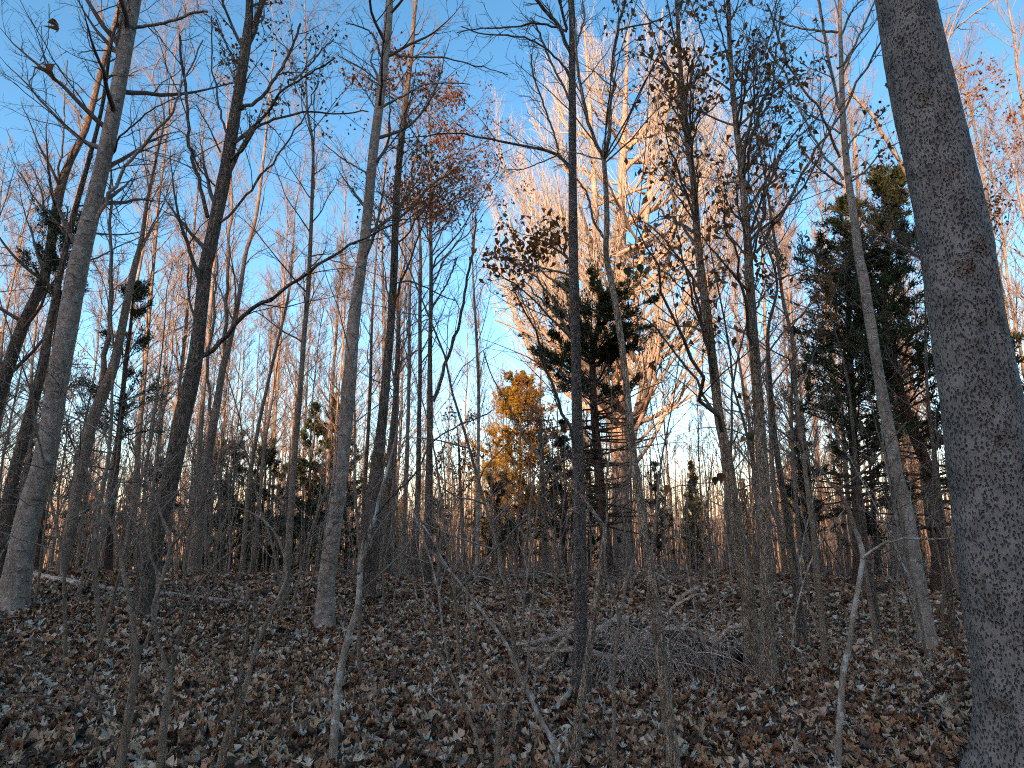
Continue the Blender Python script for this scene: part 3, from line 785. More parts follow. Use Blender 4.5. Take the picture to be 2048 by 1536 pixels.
# --- centre and right
hand_tree('broadleaf_tree', 'dark scaly-barked trunk standing bolt upright right of centre', 'tree',
    [(1161, 1388, 36), (1161, 1330, 31), (1161, 1250, 28), (1160, 1180, 27), (1159, 1011, 26), (1156, 900, 23), (1154, 812, 21), (1152, 700, 21), (1149, 600, 20), (1147, 500, 19), (1146, 400, 17), (1145, 300, 16), (1144, 150, 14), (1142, 0, 12)], 22, mat='scaly', ext=5, sides=26, nodes=70, flare=0.35, rough=0.05,
    limbs=[([(1147, 345), (1125, 312), (1105, 300), (1070, 285), (1043, 277), (1000, 263), (975, 256), (945, 243), (913, 236), (870, 234), (838, 236), (765, 233)], 7, 2),
           (z(B_, (1375, 330), (1330, 260), (1290, 190), (1200, 110), (1140, 55), (1060, -20)), 8, 6),
           (z(B_, (1345, 185), (1250, 145), (1130, 130), (1000, 150), (850, 150), (700, 170)), 5, 2),
           (z(B_, (1360, 440), (1290, 380), (1200, 330), (1080, 310), (880, 320), (740, 310)), 5, 2),
           (z(B_, (1390, 310), (1420, 200), (1450, 80), (1440, -20)), 4, 3),
           (z(B_, (1345, 175), (1310, 90), (1270, -20)), 6, 5),
           (z(B_, (1360, 590), (1300, 420), (1240, 270), (1170, 60), (1140, -20)), 5, 4),
           (z(B_, (1300, 880), (1250, 760), (1190, 620), (1145, 520), (1130, 430)), 4, 3),
           (z(B_, (1380, 1010), (1320, 920), (1290, 860)), 5, 3),
           (z(B_, (1285, 910), (1180, 960), (1080, 1000), (960, 1000)), 3, 1.5),
           (z(E_, (1370, 130), (1260, 100), (1190, 80), (1080, 60), (960, 10)), 5, 2)],
    auto=(10, 7, 13, 1.0, 2.6, 35, 70), targets=[(1010, 545, 35, 18, 4), (1050, 500, 40, 30, 3)],
    leaves=330, leaf_size=(0.05, 0.09), leaf_on=[(1010, 550, 90, 55), (1080, 480, 60, 60), (960, 520, 60, 40)])
hand_tree('broadleaf_tree', 'slender slanting grey tree forking into a V high beside the scaly trunk', 'tree',
    [(1347, 1545, 26), (1344, 1500, 25), (1333, 1404, 24), (1324, 1330, 25), (1316, 1250, 22), (1306, 1182, 21), (1289, 1079, 18), (1282, 1011, 17), (1277, 984, 17), (1267, 915, 16), (1258, 830, 15), (1248, 727, 13), (1234, 625, 13), (1221, 556, 12), (1212, 505, 12), (1214, 440, 11), (1212, 380, 10), (1208, 320, 9)], 23, mat='flaky', sides=18, nodes=60, flare=0.3, flare_h=0.15,
    limbs=[(z(B_, (1565, 940), (1530, 860), (1480, 750), (1430, 550), (1405, 380), (1390, 240), (1370, 60), (1360, -20)), 8, 4),
           (z(B_, (1565, 930), (1580, 800), (1600, 430), (1640, 180), (1625, 60), (1570, -30)), 8, 4),
           (z(B_, (1640, 180), (1740, 130), (1850, 90), (1960, 20), (2000, -20)), 4, 2),
           (z(B_, (1570, 1400), (1500, 1290), (1470, 1150), (1400, 1040), (1340, 960)), 6, 3)],
    auto=(9, 3.6, 6.6, 0.5, 1.6, 35, 70), sub=(6, 4), tip_r=0.0014)
hand_tree('sapling', 'slanting brown sapling in front of the scaly trunk with a long pale arching top', 'tree',
    [(1147, 1536, 19), (1152, 1480, 18), (1159, 1420, 17), (1168, 1370, 16), (1176, 1310, 15), (1184, 1262, 15), (1197, 1175, 15), (1206, 1096, 12), (1210, 1058, 9), (1198, 1040, 8), (1170, 1002, 8), (1140, 971, 7), (1116, 952, 7), (1093, 936, 7), (1068, 901, 6), (1044, 868, 5), (1025, 830, 4), (1012, 800, 3), (985, 755, 2.5), (966, 700, 2)], 24, mat='flaky', sides=12, nodes=70, flare=0.2, flare_h=0.1,
    limbs=[([(1206, 1100), (1214, 1020), (1216, 940), (1226, 860), (1222, 780)], 6, 2)], auto=None, sub=(5, 4), tip_r=0.0013)
hand_tree('broadleaf_tree', 'left one of two flaky-barked oaks standing together, its stem leaning left', 'tree',
    [(1507, 1352, 36), (1505, 1320, 33), (1498, 1216, 29), (1489, 1150, 27), (1478, 1096, 26), (1467, 1011, 24), (1462, 970, 23), (1452, 900, 22), (1440, 847, 20), (1430, 761, 19), (1420, 676, 18), (1406, 573, 17), (1396, 490, 15), (1386, 358, 13), (1372, 256, 12), (1362, 154, 10), (1355, 34, 8), (1353, 0, 8)], 25, mat='flaky', ext=3, sides=22, nodes=64, flare=0.35,
    limbs=[(z(C_, (60, 560), (120, 380), (180, 250), (150, 120), (100, -20)), 4, 2), (z(F_, (200, 480), (120, 420), (40, 400), (-60, 340)), 5, 2.5),
           (z(F_, (230, 700), (180, 640), (130, 520), (120, 440)), 4, 2), (z(C_, (120, 1150), (60, 1080), (10, 1000), (-40, 880)), 4, 2)],
    auto=(8, 5.5, 9, 0.7, 1.8, 30, 60), targets=[(1310, 120, 40, 70, 7), (1320, 300, 40, 80, 8), (1290, 420, 40, 60, 7), (1420, 180, 40, 80, 7), (1330, 530, 40, 40, 4)], sublen=(0.3, 0.7), tip_r=0.0016, sub=(5, 4),
    leaves=720, leaf_size=(0.05, 0.095))
hand_tree('broadleaf_tree', 'right one of two flaky-barked oaks standing together, straight and rusty-leaved', 'tree',
    [(1537, 1368, 38), (1535, 1330, 34), (1534, 1216, 28), (1532, 1113, 26), (1527, 1011, 25), (1526, 949, 24), (1517, 812, 22), (1507, 676, 20), (1500, 573, 19), (1495, 478, 17), (1483, 342, 14), (1471, 239, 12), (1462, 137, 10), (1457, 34, 9), (1456, 0, 8)], 26, mat='flaky', ext=3, sides=22, nodes=64, flare=0.35,
    limbs=[(z(C_, (480, 1480), (560, 1340), (640, 1200), (730, 1000), (880, 760), (950, 600), (1000, 500), (1200, 300)), 7, 3),
           (z(C_, (430, 1110), (500, 1040), (620, 920), (800, 740), (880, 640), (970, 540)), 4, 2),
           (z(C_, (410, 880), (500, 700), (580, 560), (600, 400), (640, 150), (665, -20)), 5, 3),
           (z(C_, (400, 960), (500, 960), (620, 985), (740, 1000), (820, 1030)), 3.5, 2),
           (z(C_, (340, 420), (270, 300), (190, 120), (150, -20)), 4, 2),
           (z(C_, (360, 700), (400, 580), (470, 440), (520, 250), (560, 60)), 4, 2),
           (z(F_, (470, 350), (540, 240), (640, 130), (800, 60), (900, -20)), 5, 2),
           (z(F_, (490, 690), (580, 560), (690, 420), (830, 290), (930, 150), (1000, 40)), 5, 2.5)],
    auto=(8, 5.5, 9, 0.7, 1.8, 30, 60), targets=[(1510, 60, 50, 50, 7), (1560, 200, 50, 70, 8), (1520, 320, 50, 60, 8), (1620, 150, 30, 50, 4), (1430, 420, 40, 60, 6)], sublen=(0.3, 0.7), tip_r=0.0016, sub=(5, 4),
    leaves=800, leaf_size=(0.05, 0.095))
hand_tree('broadleaf_tree', 'pale-topped tree with dark lower trunk left of the massive grey trunk', 'tree',
    [(1857, 1296, 42), (1850, 1240, 36), (1835, 1150, 31), (1812, 1011, 27), (1795, 960, 27), (1782, 880, 26), (1768, 812, 25), (1754, 727, 22), (1737, 624, 22), (1727, 556, 21), (1718, 512, 19), (1707, 427, 16), (1695, 342, 14), (1686, 239, 13), (1683, 137, 10), (1679, 0, 7)], 27, mat='pale', twig='twig_pale', ext=4, sides=22, nodes=60, lean=0.16,
    limbs=[(z(C_, (1040, 1060), (1130, 990), (1210, 890), (1310, 840)), 5, 2.5), (z(C_, (990, 1090), (880, 1030), (780, 960), (700, 880)), 6, 2.5),
           (z(C_, (990, 1050), (920, 920), (830, 720), (740, 480), (690, 300), (640, 200), (570, 0)), 6, 3),
           (z(C_, (970, 920), (860, 840), (760, 760), (560, 600), (460, 500), (360, 390)), 6, 3),
           (z(C_, (1010, 900), (1080, 780), (1180, 680), (1270, 600), (1330, 500)), 5, 3),
           (z(C_, (970, 640), (900, 430), (850, 270), (800, 60), (785, -20)), 7, 5),
           (z(C_, (970, 780), (900, 660), (830, 560), (760, 400), (700, 250)), 5, 2.5),
           (z(C_, (990, 380), (1060, 240), (1120, 80), (1170, -20)), 5, 3), (z(C_, (960, 190), (840, 150), (740, 100), (600, 20)), 6, 3), (z(C_, (985, 200), (1010, 110), (1100, 30)), 5, 3)],
    auto=(10, 8.5, 15, 1.0, 2.4, 25, 55), sub=(7, 5), leaves=160, leaf_size=(0.06, 0.10), leaf_on=[(1600, 220, 80, 120), (1760, 250, 60, 160)])
hand_tree('broadleaf_tree', 'grey tree half hidden behind the massive trunk, one limb slanting left', 'tree',
    [(1990, 1240, 30), (1960, 1000, 26), (1925, 760, 24), (1900, 600, 22), (1878, 450, 20), (1862, 340, 18), (1858, 200, 14), (1868, 60, 11), (1872, 0, 9)], 28, mat='slim', twig='twig_pale', d=14, ext=3,
    limbs=[(z(C_, (1530, 1290), (1350, 1000), (1270, 860), (1200, 750), (1130, 640), (1020, 540)), 10, 6),
           (z(C_, (1480, 900), (1700, 750), (1830, 640), (1850, 460), (1800, 260), (1810, 80)), 7, 3), (z(C_, (1500, 600), (1620, 160), (1700, 0)), 8, 4), (z(C_, (1530, 420), (1600, 230), (1700, 120), (1900, -20)), 6, 3)],
    auto=(18, 5, 13, 1.0, 3.0, 30, 65), leaves=420, leaf_size=(0.07, 0.11), leaf_on=[(2010, 210, 80, 120), (1980, 400, 90, 100), (1960, 150, 60, 60)], targets=[(2010, 190, 30, 40, 5), (1990, 380, 40, 60, 5)])
hand_tree('broadleaf_tree', 'thin brown tree behind the right-hand oak, in front of the dark cedars', 'tree',
    [(1652, 1348, 14), (1640, 1200, 12), (1622, 1030, 11), (1611, 949, 10), (1594, 812, 9), (1584, 676, 8), (1567, 607, 7), (1553, 505, 6), (1540, 420, 5), (1530, 350, 4)], 29, mat='slim', twig='twig', auto=(22, 2, 7.5, 0.5, 1.5, 30, 65), ext=1.5, leaves=60, leaf_size=(0.06, 0.1))
hand_tree('broadleaf_tree', 'stout brown trunk among thin stems between the right-hand oak and the sapling', 'tree',
    [(1607, 1302, 22), (1600, 1240, 18), (1593, 1180, 16), (1577, 1050, 15), (1562, 960, 13), (1548, 860, 11), (1540, 760, 9), (1536, 660, 7)], 30, mat='dark', auto=(18, 3, 9, 0.6, 1.6, 30, 65), ext=2)
hand_tree('broadleaf_tree', 'dark trunk with a broken stub beyond the lichened sapling', 'tree',
    [(1756, 1262, 15), (1751, 1220, 13), (1745, 1170, 12), (1738, 1130, 10), (1728, 1050, 9), (1716, 960, 8), (1706, 860, 7), (1698, 780, 5)], 31, mat='dark', auto=(14, 2.5, 8, 0.5, 1.5, 30, 65), ext=2,
    limbs=[([(1742, 1172), (1755, 1174), (1768, 1178)], 5, 4)])
hand_tree('broadleaf_tree', 'brown leaning trunk squeezed against the massive grey trunk, low on its left', 'tree',
    [(1910, 1300, 18), (1902, 1220, 15), (1890, 1110, 13), (1880, 1011, 12), (1868, 900, 10), (1856, 800, 8)], 32, mat='dark', auto=(14, 2.5, 8, 0.5, 1.5, 30, 65), ext=2)
hand_tree('sapling', 'thin lichened stem leaning along the dark trunk of the pale-topped tree', 'tree',
    [(1852, 1300, 6), (1838, 1250, 6), (1818, 1160, 6), (1802, 1090, 6), (1790, 1020, 6), (1778, 960, 5), (1768, 900, 4), (1762, 850, 3)], 33, mat='lichen', auto=(6, 1.5, 4, 0.3, 0.8, 30, 65), d=9.5, sides=8)
# --- saplings close to the camera
hand_tree('sapling', 'lichened sapling with a snapped pale top and a long branch crossing the massive trunk', 'tree',
    [(1675, 1545, 15), (1676, 1524, 14), (1681, 1421, 14), (1686, 1353, 13), (1693, 1315, 13), (1700, 1284, 12), (1707, 1230, 12), (1714, 1190, 11), (1720, 1154, 11), (1726, 1117, 11), (1724, 1100, 11), (1717, 1075, 9), (1710, 1058, 8)], 34, mat='lichen', sides=14, nodes=50, flare=0.1, flare_h=0.1,
    limbs=[([(1725, 1118), (1731, 1110), (1758, 1093), (1792, 1084), (1830, 1078), (1888, 1079), (1946, 1071), (2048, 1043), (2110, 1020)], 6, 4),
           ([(1722, 1122), (1700, 1090), (1673, 1055), (1642, 1011)], 4, 3),
           ([(1888, 1079), (1870, 1040), (1863, 1026), (1866, 992)], 3, 1.5), ([(1863, 1028), (1885, 1012), (1905, 1004)], 2, 1)],
    sub=(3, 2), sublen=(0.08, 0.2), tip_r=0.0012)
hand_tree('sapling', 'slender bent sapling whose dark forked top crosses in front of the oaks', 'tree',
    [(1758, 1330, 12), (1740, 1200, 11), (1722, 1100, 10), (1700, 1030, 10), (1685, 995, 9), (1676, 978, 9)], 35, mat='slim', sides=10, d=7.5,
    limbs=[([(1676, 980), (1673, 973), (1660, 945), (1645, 915), (1604, 874), (1574, 847), (1539, 826), (1485, 805), (1447, 792), (1400, 750), (1348, 706)], 7, 2),
           ([(1676, 980), (1690, 965), (1717, 937), (1728, 916), (1738, 896), (1765, 855)], 6, 3)], sub=(6, 4), sublen=(0.15, 0.4), tip_r=0.0014)
hand_tree('sapling', 'forked brown sapling at the lower left, branching at waist height', 'tree',
    [(236, 1548, 22), (245, 1500, 20), (260, 1421, 18), (270, 1340, 16), (274, 1308, 15), (268, 1260, 11), (262, 1223, 11), (255, 1180, 10), (249, 1158, 10), (240, 1107, 8), (222, 1045, 7), (203, 1005, 6), (170, 935, 5), (150, 900, 4)], 36, mat='slim', sides=14, flare=0.1,
    limbs=[([(276, 1305), (296, 1270), (304, 1223), (298, 1185), (290, 1154), (280, 1137), (263, 1110), (246, 1060), (229, 1011), (210, 950), (190, 890)], 9, 3),
           ([(262, 1422), (235, 1400), (190, 1395), (160, 1385), (120, 1360), (80, 1345), (30, 1335)], 5, 2), ([(250, 1450), (215, 1425), (180, 1400), (120, 1380), (60, 1375), (0, 1365)], 5, 2)],
    auto=(5, 1.2, 2.4, 0.3, 0.9, 30, 70), sub=(5, 4), tip_r=0.0013)
hand_tree('sapling', 'branching sapling with a long right arm, second from the left at the front', 'tree',
    [(320, 1548, 18), (325, 1480, 17), (331, 1421, 16), (338, 1380, 15), (340, 1361, 13), (330, 1325, 10), (318, 1290, 9), (310, 1257, 9), (306, 1216, 9), (318, 1180, 9), (333, 1130, 9), (340, 1100, 9), (341, 1085, 8), (330, 1050, 7), (321, 1028, 6), (314, 1005, 6), (285, 940, 5), (262, 880, 4)], 37, mat='slim', sides=14, flare=0.1,
    limbs=[([(340, 1363), (352, 1310), (369, 1243), (383, 1199), (410, 1155), (444, 1120), (478, 1096), (520, 1040), (560, 985)], 8, 2.5),
           ([(341, 1095), (356, 1080), (380, 1052), (400, 1030), (425, 990)], 6, 2), ([(306, 1255), (330, 1230), (372, 1200), (400, 1175)], 4, 3)],
    auto=(5, 1.0, 2.6, 0.3, 0.9, 30, 70), sub=(5, 4), tip_r=0.0013)
hand_tree('sapling', 'sapling arching over to the left at its top, third from the left at the front', 'tree',
    [(430, 1548, 13), (448, 1490, 13), (468, 1438, 12), (489, 1380, 12), (502, 1330, 11), (514, 1290, 11), (537, 1237, 9), (560, 1190, 8), (572, 1160, 7), (574, 1141, 6), (567, 1107, 5), (547, 1062, 5), (513, 1031, 4), (470, 1015, 3), (430, 1020, 2)], 38, mat='slim', sides=12, flare=0.1,
    limbs=[([(445, 1530), (470, 1470), (495, 1380), (511, 1308), (527, 1250), (540, 1215)], 8, 6), ([(516, 1285), (520, 1215), (515, 1185), (495, 1155), (475, 1135)], 4, 2), ([(570, 1150), (600, 1130), (640, 1120), (690, 1150), (740, 1185)], 3, 2)],
    auto=(5, 0.9, 2.0, 0.3, 0.8, 30, 70), sub=(5, 4), tip_r=0.0013)
hand_tree('sapling', 'tall grey sapling crossing in front of the dark straight trunk, pale at its fork', 'tree',
    [(662, 1548, 18), (668, 1480, 17), (674, 1397, 16), (684, 1330, 15), (694, 1284, 14), (706, 1245, 13), (715, 1216, 12), (719, 1180, 12), (720, 1148, 12), (722, 1120, 11), (725, 1103, 10), (731, 1075, 9), (742, 1055, 8), (752, 1030, 7), (757, 1000, 6), (775, 940, 5), (790, 880, 4), (802, 820, 3)], 39, mat='lichen', sides=14, flare=0.1,
    limbs=[([(722, 1120), (736, 1100), (741, 1085), (737, 1068)], 6, 5), ([(726, 1100), (733, 1050), (722, 1030), (716, 1022), (735, 1000), (760, 975)], 5, 2),
           ([(719, 1146), (700, 1143), (680, 1137), (660, 1110), (650, 1090), (632, 1070)], 4, 2), ([(729, 1140), (745, 1110), (762, 1085), (778, 1065)], 4, 2),
           ([(752, 1030), (800, 985), (840, 955), (880, 895), (930, 872), (990, 850)], 5, 2)], sub=(5, 4), tip_r=0.0013)
hand_tree('sapling', 'brown sapling splitting into a Y low in the middle foreground', 'tree',
    [(993, 1548, 13), (996, 1490, 13), (1002, 1424, 12), (990, 1395, 8), (975, 1370, 7), (965, 1340, 7), (954, 1301, 6), (945, 1265, 6), (937, 1233, 5), (934, 1200, 5), (933, 1165, 5), (928, 1140, 4), (924, 1115, 3)], 51, mat='slim', sides=12, flare=0.1,
    limbs=[([(1003, 1424), (1018, 1402), (1030, 1380), (1038, 1355)], 6, 3), ([(933, 1163), (957, 1131), (1005, 1086), (1043, 1045), (1074, 1011), (1095, 985)], 5, 3)], sub=(3, 3), sublen=(0.1, 0.3), tip_r=0.0012)
hand_tree('sapling', 'long whitish lichen-coated pole leaning up to the left in the middle foreground', 'tree',
    [(1132, 1548, 11), (1129, 1536, 10), (1107, 1490, 10), (1084, 1445, 10), (1062, 1398, 9), (1040, 1353, 9), (1028, 1320, 8), (1016, 1295, 8), (1000, 1270, 7), (982, 1247, 7), (958, 1215, 6), (934, 1185, 6), (915, 1160, 5), (896, 1137, 5), (880, 1110, 4), (865, 1079, 3), (846, 1050, 2.5)], 52, mat='lichen', sides=12, flare=0.05, limbs=[([(1040, 1353), (1060, 1340), (1085, 1333)], 4, 2), ([(895, 1136), (860, 1110), (820, 1082)], 4, 2)], sub=(3, 3), sublen=(0.1, 0.3), tip_r=0.0012)
hand_tree('sapling', 'thin grey sapling with a low left arm, beside the lichen-coated pole', 'tree',
    [(974, 1548, 7), (960, 1500, 7), (937, 1431, 7), (910, 1366, 6), (895, 1335, 6), (880, 1308, 6), (866, 1280, 5), (852, 1257, 4), (842, 1225, 4), (834, 1199, 4), (828, 1170, 3), (824, 1148, 3)], 53, mat='slim', sides=10, flare=0.05, limbs=[([(880, 1310), (850, 1300), (828, 1295), (790, 1273)], 4, 3), ([(879, 1308), (872, 1280), (866, 1247)], 5, 4)], sub=(3, 3), sublen=(0.1, 0.3), tip_r=0.0012)
hand_tree('sapling', 'straight thin stem in front of the brush heap, right of the scaly trunk', 'tree',
    [(1227, 1548, 9), (1228, 1500, 9), (1228, 1353, 8), (1232, 1300, 8), (1238, 1250, 8), (1246, 1200, 7), (1255, 1158, 6), (1268, 1115, 5), (1282, 1072, 4), (1290, 1040, 3)], 54, mat='slim', sides=10, flare=0.05, limbs=[([(1237, 1250), (1234, 1216), (1226, 1180), (1214, 1148), (1211, 1110), (1215, 1085)], 5, 3)], sub=(3, 3), sublen=(0.1, 0.3), tip_r=0.0012)
hand_tree('sapling', 'crooked thin stem rising between the Y-shaped sapling and the scaly trunk', 'tree',
    [(1012, 1548, 6), (1018, 1500, 6), (1030, 1440, 6), (1045, 1390, 6), (1055, 1340, 5), (1057, 1290, 5), (1060, 1240, 5), (1066, 1190, 4), (1068, 1140, 4), (1062, 1080, 3), (1058, 1030, 3), (1066, 960, 2)], 55, mat='slim', sides=10, flare=0.05, auto=(4, 1, 2, 0.3, 0.7, 30, 60), sub=(3, 3), tip_r=0.0012)
hand_tree('sapling', 'thin whitish rod slanting up to the right behind the lichened sapling', 'tree',
    [(1579, 1312, 4), (1588, 1250, 4), (1600, 1190, 4), (1615, 1140, 4), (1632, 1102, 4), (1650, 1072, 4), (1672, 1040, 3), (1690, 1018, 2)], 56, mat='lichen', sides=8, d=7.4, flare=0.05, limbs=[([(1648, 1077), (1675, 1105), (1700, 1125), (1722, 1146)], 3, 2)], limb_twigs=False)
# a branch of a tree that stands just outside the left edge, curled leaves on it
ov = hand_tree('sapling', 'dark bough with two curled withered leaves reaching in at the upper left corner', 'tree',
    [(-180, 1300, 40), (-170, 900, 34), (-150, 500, 30), (-120, 200, 26), (-100, 0, 22)], 57, mat='dark', d=5.0, ext=1.5, sides=14,
    limbs=[([(-125, 190), (-60, 120), (0, 107), (40, 113), (80, 122), (115, 128), (150, 127), (200, 124), (260, 108)], 7, 2), ([(88, 124), (92, 150), (97, 200), (112, 225), (145, 243), (200, 275)], 3, 1.5),
           ([(115, 130), (140, 160), (170, 185), (200, 215), (250, 255), (300, 285)], 3, 1.5), ([(80, 122), (100, 100), (112, 60), (118, 30)], 2, 1.5)], sub=(4, 3), sublen=(0.1, 0.3), tip_r=0.001)
for (u, v, yaw, sz, cv) in ((112, 40, 0.3, 0.16, 1.4), (104, 122, 1.5, 0.19, -1.6)):
    p, _ = pix(u, v, 4.95)
    tm = leaf_template(STAR, 0.30, cv, 1.8, 1.0)
    b = Buf(); q = np.array([p]); X = norm(np.array([[0.35 * math.cos(yaw), 0.2, -0.9]])); Y = norm(np.cross(X, np.array([[0.3, 1.0, 0.1]]))); 
    scatter(b, tm, q, X, Y, np.cross(X, Y), np.array([sz]))
    link('leaf', b.mesh('leaf', M['oak_leaf'], ov.location), ov)

# ------------------------------------------------------------------ the great sunlit tree beyond the crest
def sunlit_tree():
    rng = np.random.default_rng(77)
    d = 33.0
    stems = [[(1246, 1160, 40), (1243, 1050, 36), (1241, 950, 34), (1240, 850, 31), (1238, 740, 29), (1239, 620, 27), (1240, 480, 24), (1244, 380, 19), (1247, 290, 14), (1252, 170, 8), (1256, 60, 4), (1258, 25, 2)],
             [(1240, 960, 22), (1222, 850, 20), (1205, 740, 18), (1196, 640, 17), (1189, 520, 14), (1183, 400, 11), (1176, 290, 8), (1168, 180, 5), (1160, 95, 3)],
             [(1246, 980, 20), (1266, 870, 19), (1288, 780, 17), (1308, 680, 15), (1330, 580, 13), (1350, 470, 11), (1364, 360, 8), (1372, 240, 5), (1376, 120, 3)],
             [(1242, 800, 15), (1260, 690, 14), (1275, 560, 12), (1290, 430, 10), (1302, 300, 7), (1310, 170, 5), (1316, 50, 3)]]
    R0 = traced(stems[0], d)
    gz = float(ground_z(R0[0, 0], d))
    root = R0[0].copy(); root[2] = gz - 0.2
    S = [spline(np.vstack([root, R0[R0[:, 2] > gz]]), 60)]
    for k, st in enumerate(stems[1:]):
        r = traced(st, d + (0.0)); r[:, 1] += np.linspace(0, (-2.0, 1.8, -1.2)[k], len(r)); S.append(spline(r, 50))
    origin = (root[0], d, gz)
    tr = thing('broadleaf_tree', 'great bare sunlit tree with a fan of cream-coloured branches, right of centre beyond the crest', 'tree', origin)
    b = Buf(); trunk_mesh(b, S[0][:, :3], S[0][:, 3], 20, rng, 0.5, 5, 0.04)
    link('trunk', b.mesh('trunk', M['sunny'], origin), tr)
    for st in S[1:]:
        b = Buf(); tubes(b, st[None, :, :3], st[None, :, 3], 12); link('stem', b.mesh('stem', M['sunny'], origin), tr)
    LP, LR = [], []
    lb = Buf()
    n = 120
    for k in range(n):
        v = 640 - 600 * (k / n) ** 0.9 + rng.normal(0, 20)
        half = np.interp(v, [20, 60, 120, 250, 400, 560, 660], [80, 125, 190, 275, 300, 295, 255])
        a = rng.uniform(-1, 1); a = np.sign(a) * abs(a) ** 0.7
        phi = math.asin(np.clip(a, -1, 1)); rad = rng.uniform(0.75, 1.05)
        u = 1236 + half * a * rad + (560 - v) * 0.02
        dep = math.cos(phi) * rng.choice([-1, 1]) * rng.uniform(0.2, 1.0) * half * d / FPX * 0.9
        e, _ = pix(u, max(v, 15), d + dep)
        st = S[rng.integers(0, len(S))]
        drop = 2.5 + abs(u - 1236) * d / FPX * rng.uniform(0.75, 1.25)
        zs = np.clip(e[2] - drop, 6.0, st[-4, 2]); zs = max(zs, st[2, 2])
        s0 = np.array([np.interp(zs, st[:, 2], st[:, j]) for j in range(4)])
        hv = e - s0[:3]
        c1 = s0[:3] + hv * np.array([0.45, 0.45, 0.22]) + rng.normal(0, 0.15, 3); c2 = s0[:3] + hv * np.array([0.80, 0.80, 0.58]) + rng.normal(0, 0.2, 3)
        L = np.linalg.norm(hv)
        r0 = min(s0[3] * 0.6, 0.03 + 0.014 * L)
        p = spline(np.vstack([np.append(s0[:3], r0), np.append(c1, r0 * 0.75), np.append(c2, r0 * 0.48), np.append(e, 0.008)]), 14)
        p[1:-1, :3] += rng.normal(0, 0.045, (12, 3))
        bb = Buf(); tubes(bb, p[None, :, :3], p[None, :, 3], 6)
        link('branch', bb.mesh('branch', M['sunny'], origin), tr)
        LP.append(p[:, :3]); LR.append(p[:, 3])
    # lower dead-looking arms sweeping out to the left and right
    for lp, w0 in (([(1215, 800), (1180, 740), (1120, 700), (1040, 660), (990, 640)], 7), ([(1200, 730), (1150, 640), (1090, 590), (1020, 560)], 7), ([(1270, 860), (1330, 740), (1400, 670), (1470, 620)], 9), ([(1262, 900), (1330, 830), (1400, 780), (1460, 740)], 8),
                   ([(1255, 950), (1310, 870), (1350, 780), (1400, 700), (1430, 640)], 9), ([(1280, 800), (1320, 690), (1390, 590), (1470, 520)], 8)):
        p = spline(traced([(u, v, w) for (u, v), w in zip(lp, np.linspace(w0, 3, len(lp)))], d - 1.5), 14)
        bb = Buf(); tubes(bb, p[None, :, :3], p[None, :, 3], 6); link('branch', bb.mesh('branch', M['sunny'], origin), tr)
        LP.append(p[:, :3]); LR.append(p[:, 3])
    LP, LR = np.array(LP), np.array(LR)
    cb = Buf()
    s, D, L, r = spawn(rng, LP, LR, 13, 0.15, 0.97, 14, 42, 0.3, 0.62, 0.6, lift=0.16)
    P2, R2 = grow(rng, s, D, np.clip(L, 0.8, 4.5), np.clip(r, 0.012, 0.035), np.full(len(s), 0.007), 8, 0.07, 0.09); tubes(cb, P2, R2, 4)
    s, D, L, r = spawn(rng, P2, R2, 6, 0.15, 1.0, 15, 45, 0.35, 0.7, 0.7, lift=0.12)
    P3, R3 = grow(rng, s, D, np.clip(L, 0.4, 1.8), np.clip(r, 0.007, 0.014), np.full(len(s), 0.005), 3, 0.10, 0.07); tubes(cb, P3, R3, 3)
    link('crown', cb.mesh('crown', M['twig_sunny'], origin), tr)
sunlit_tree()

# ------------------------------------------------------------------ cedars
SPRAY = []
for w_, c_ in ((0.10, 0.5), (0.14, -0.4), (0.085, 0.9)):
    SPRAY.append((np.array([(0, 0, 0), (0.4, -w_, 0.06 * c_), (1, 0, 0.3 * c_), (0.5, w_, -0.08 * c_)]), [(0, 1, 2, 3)], []))

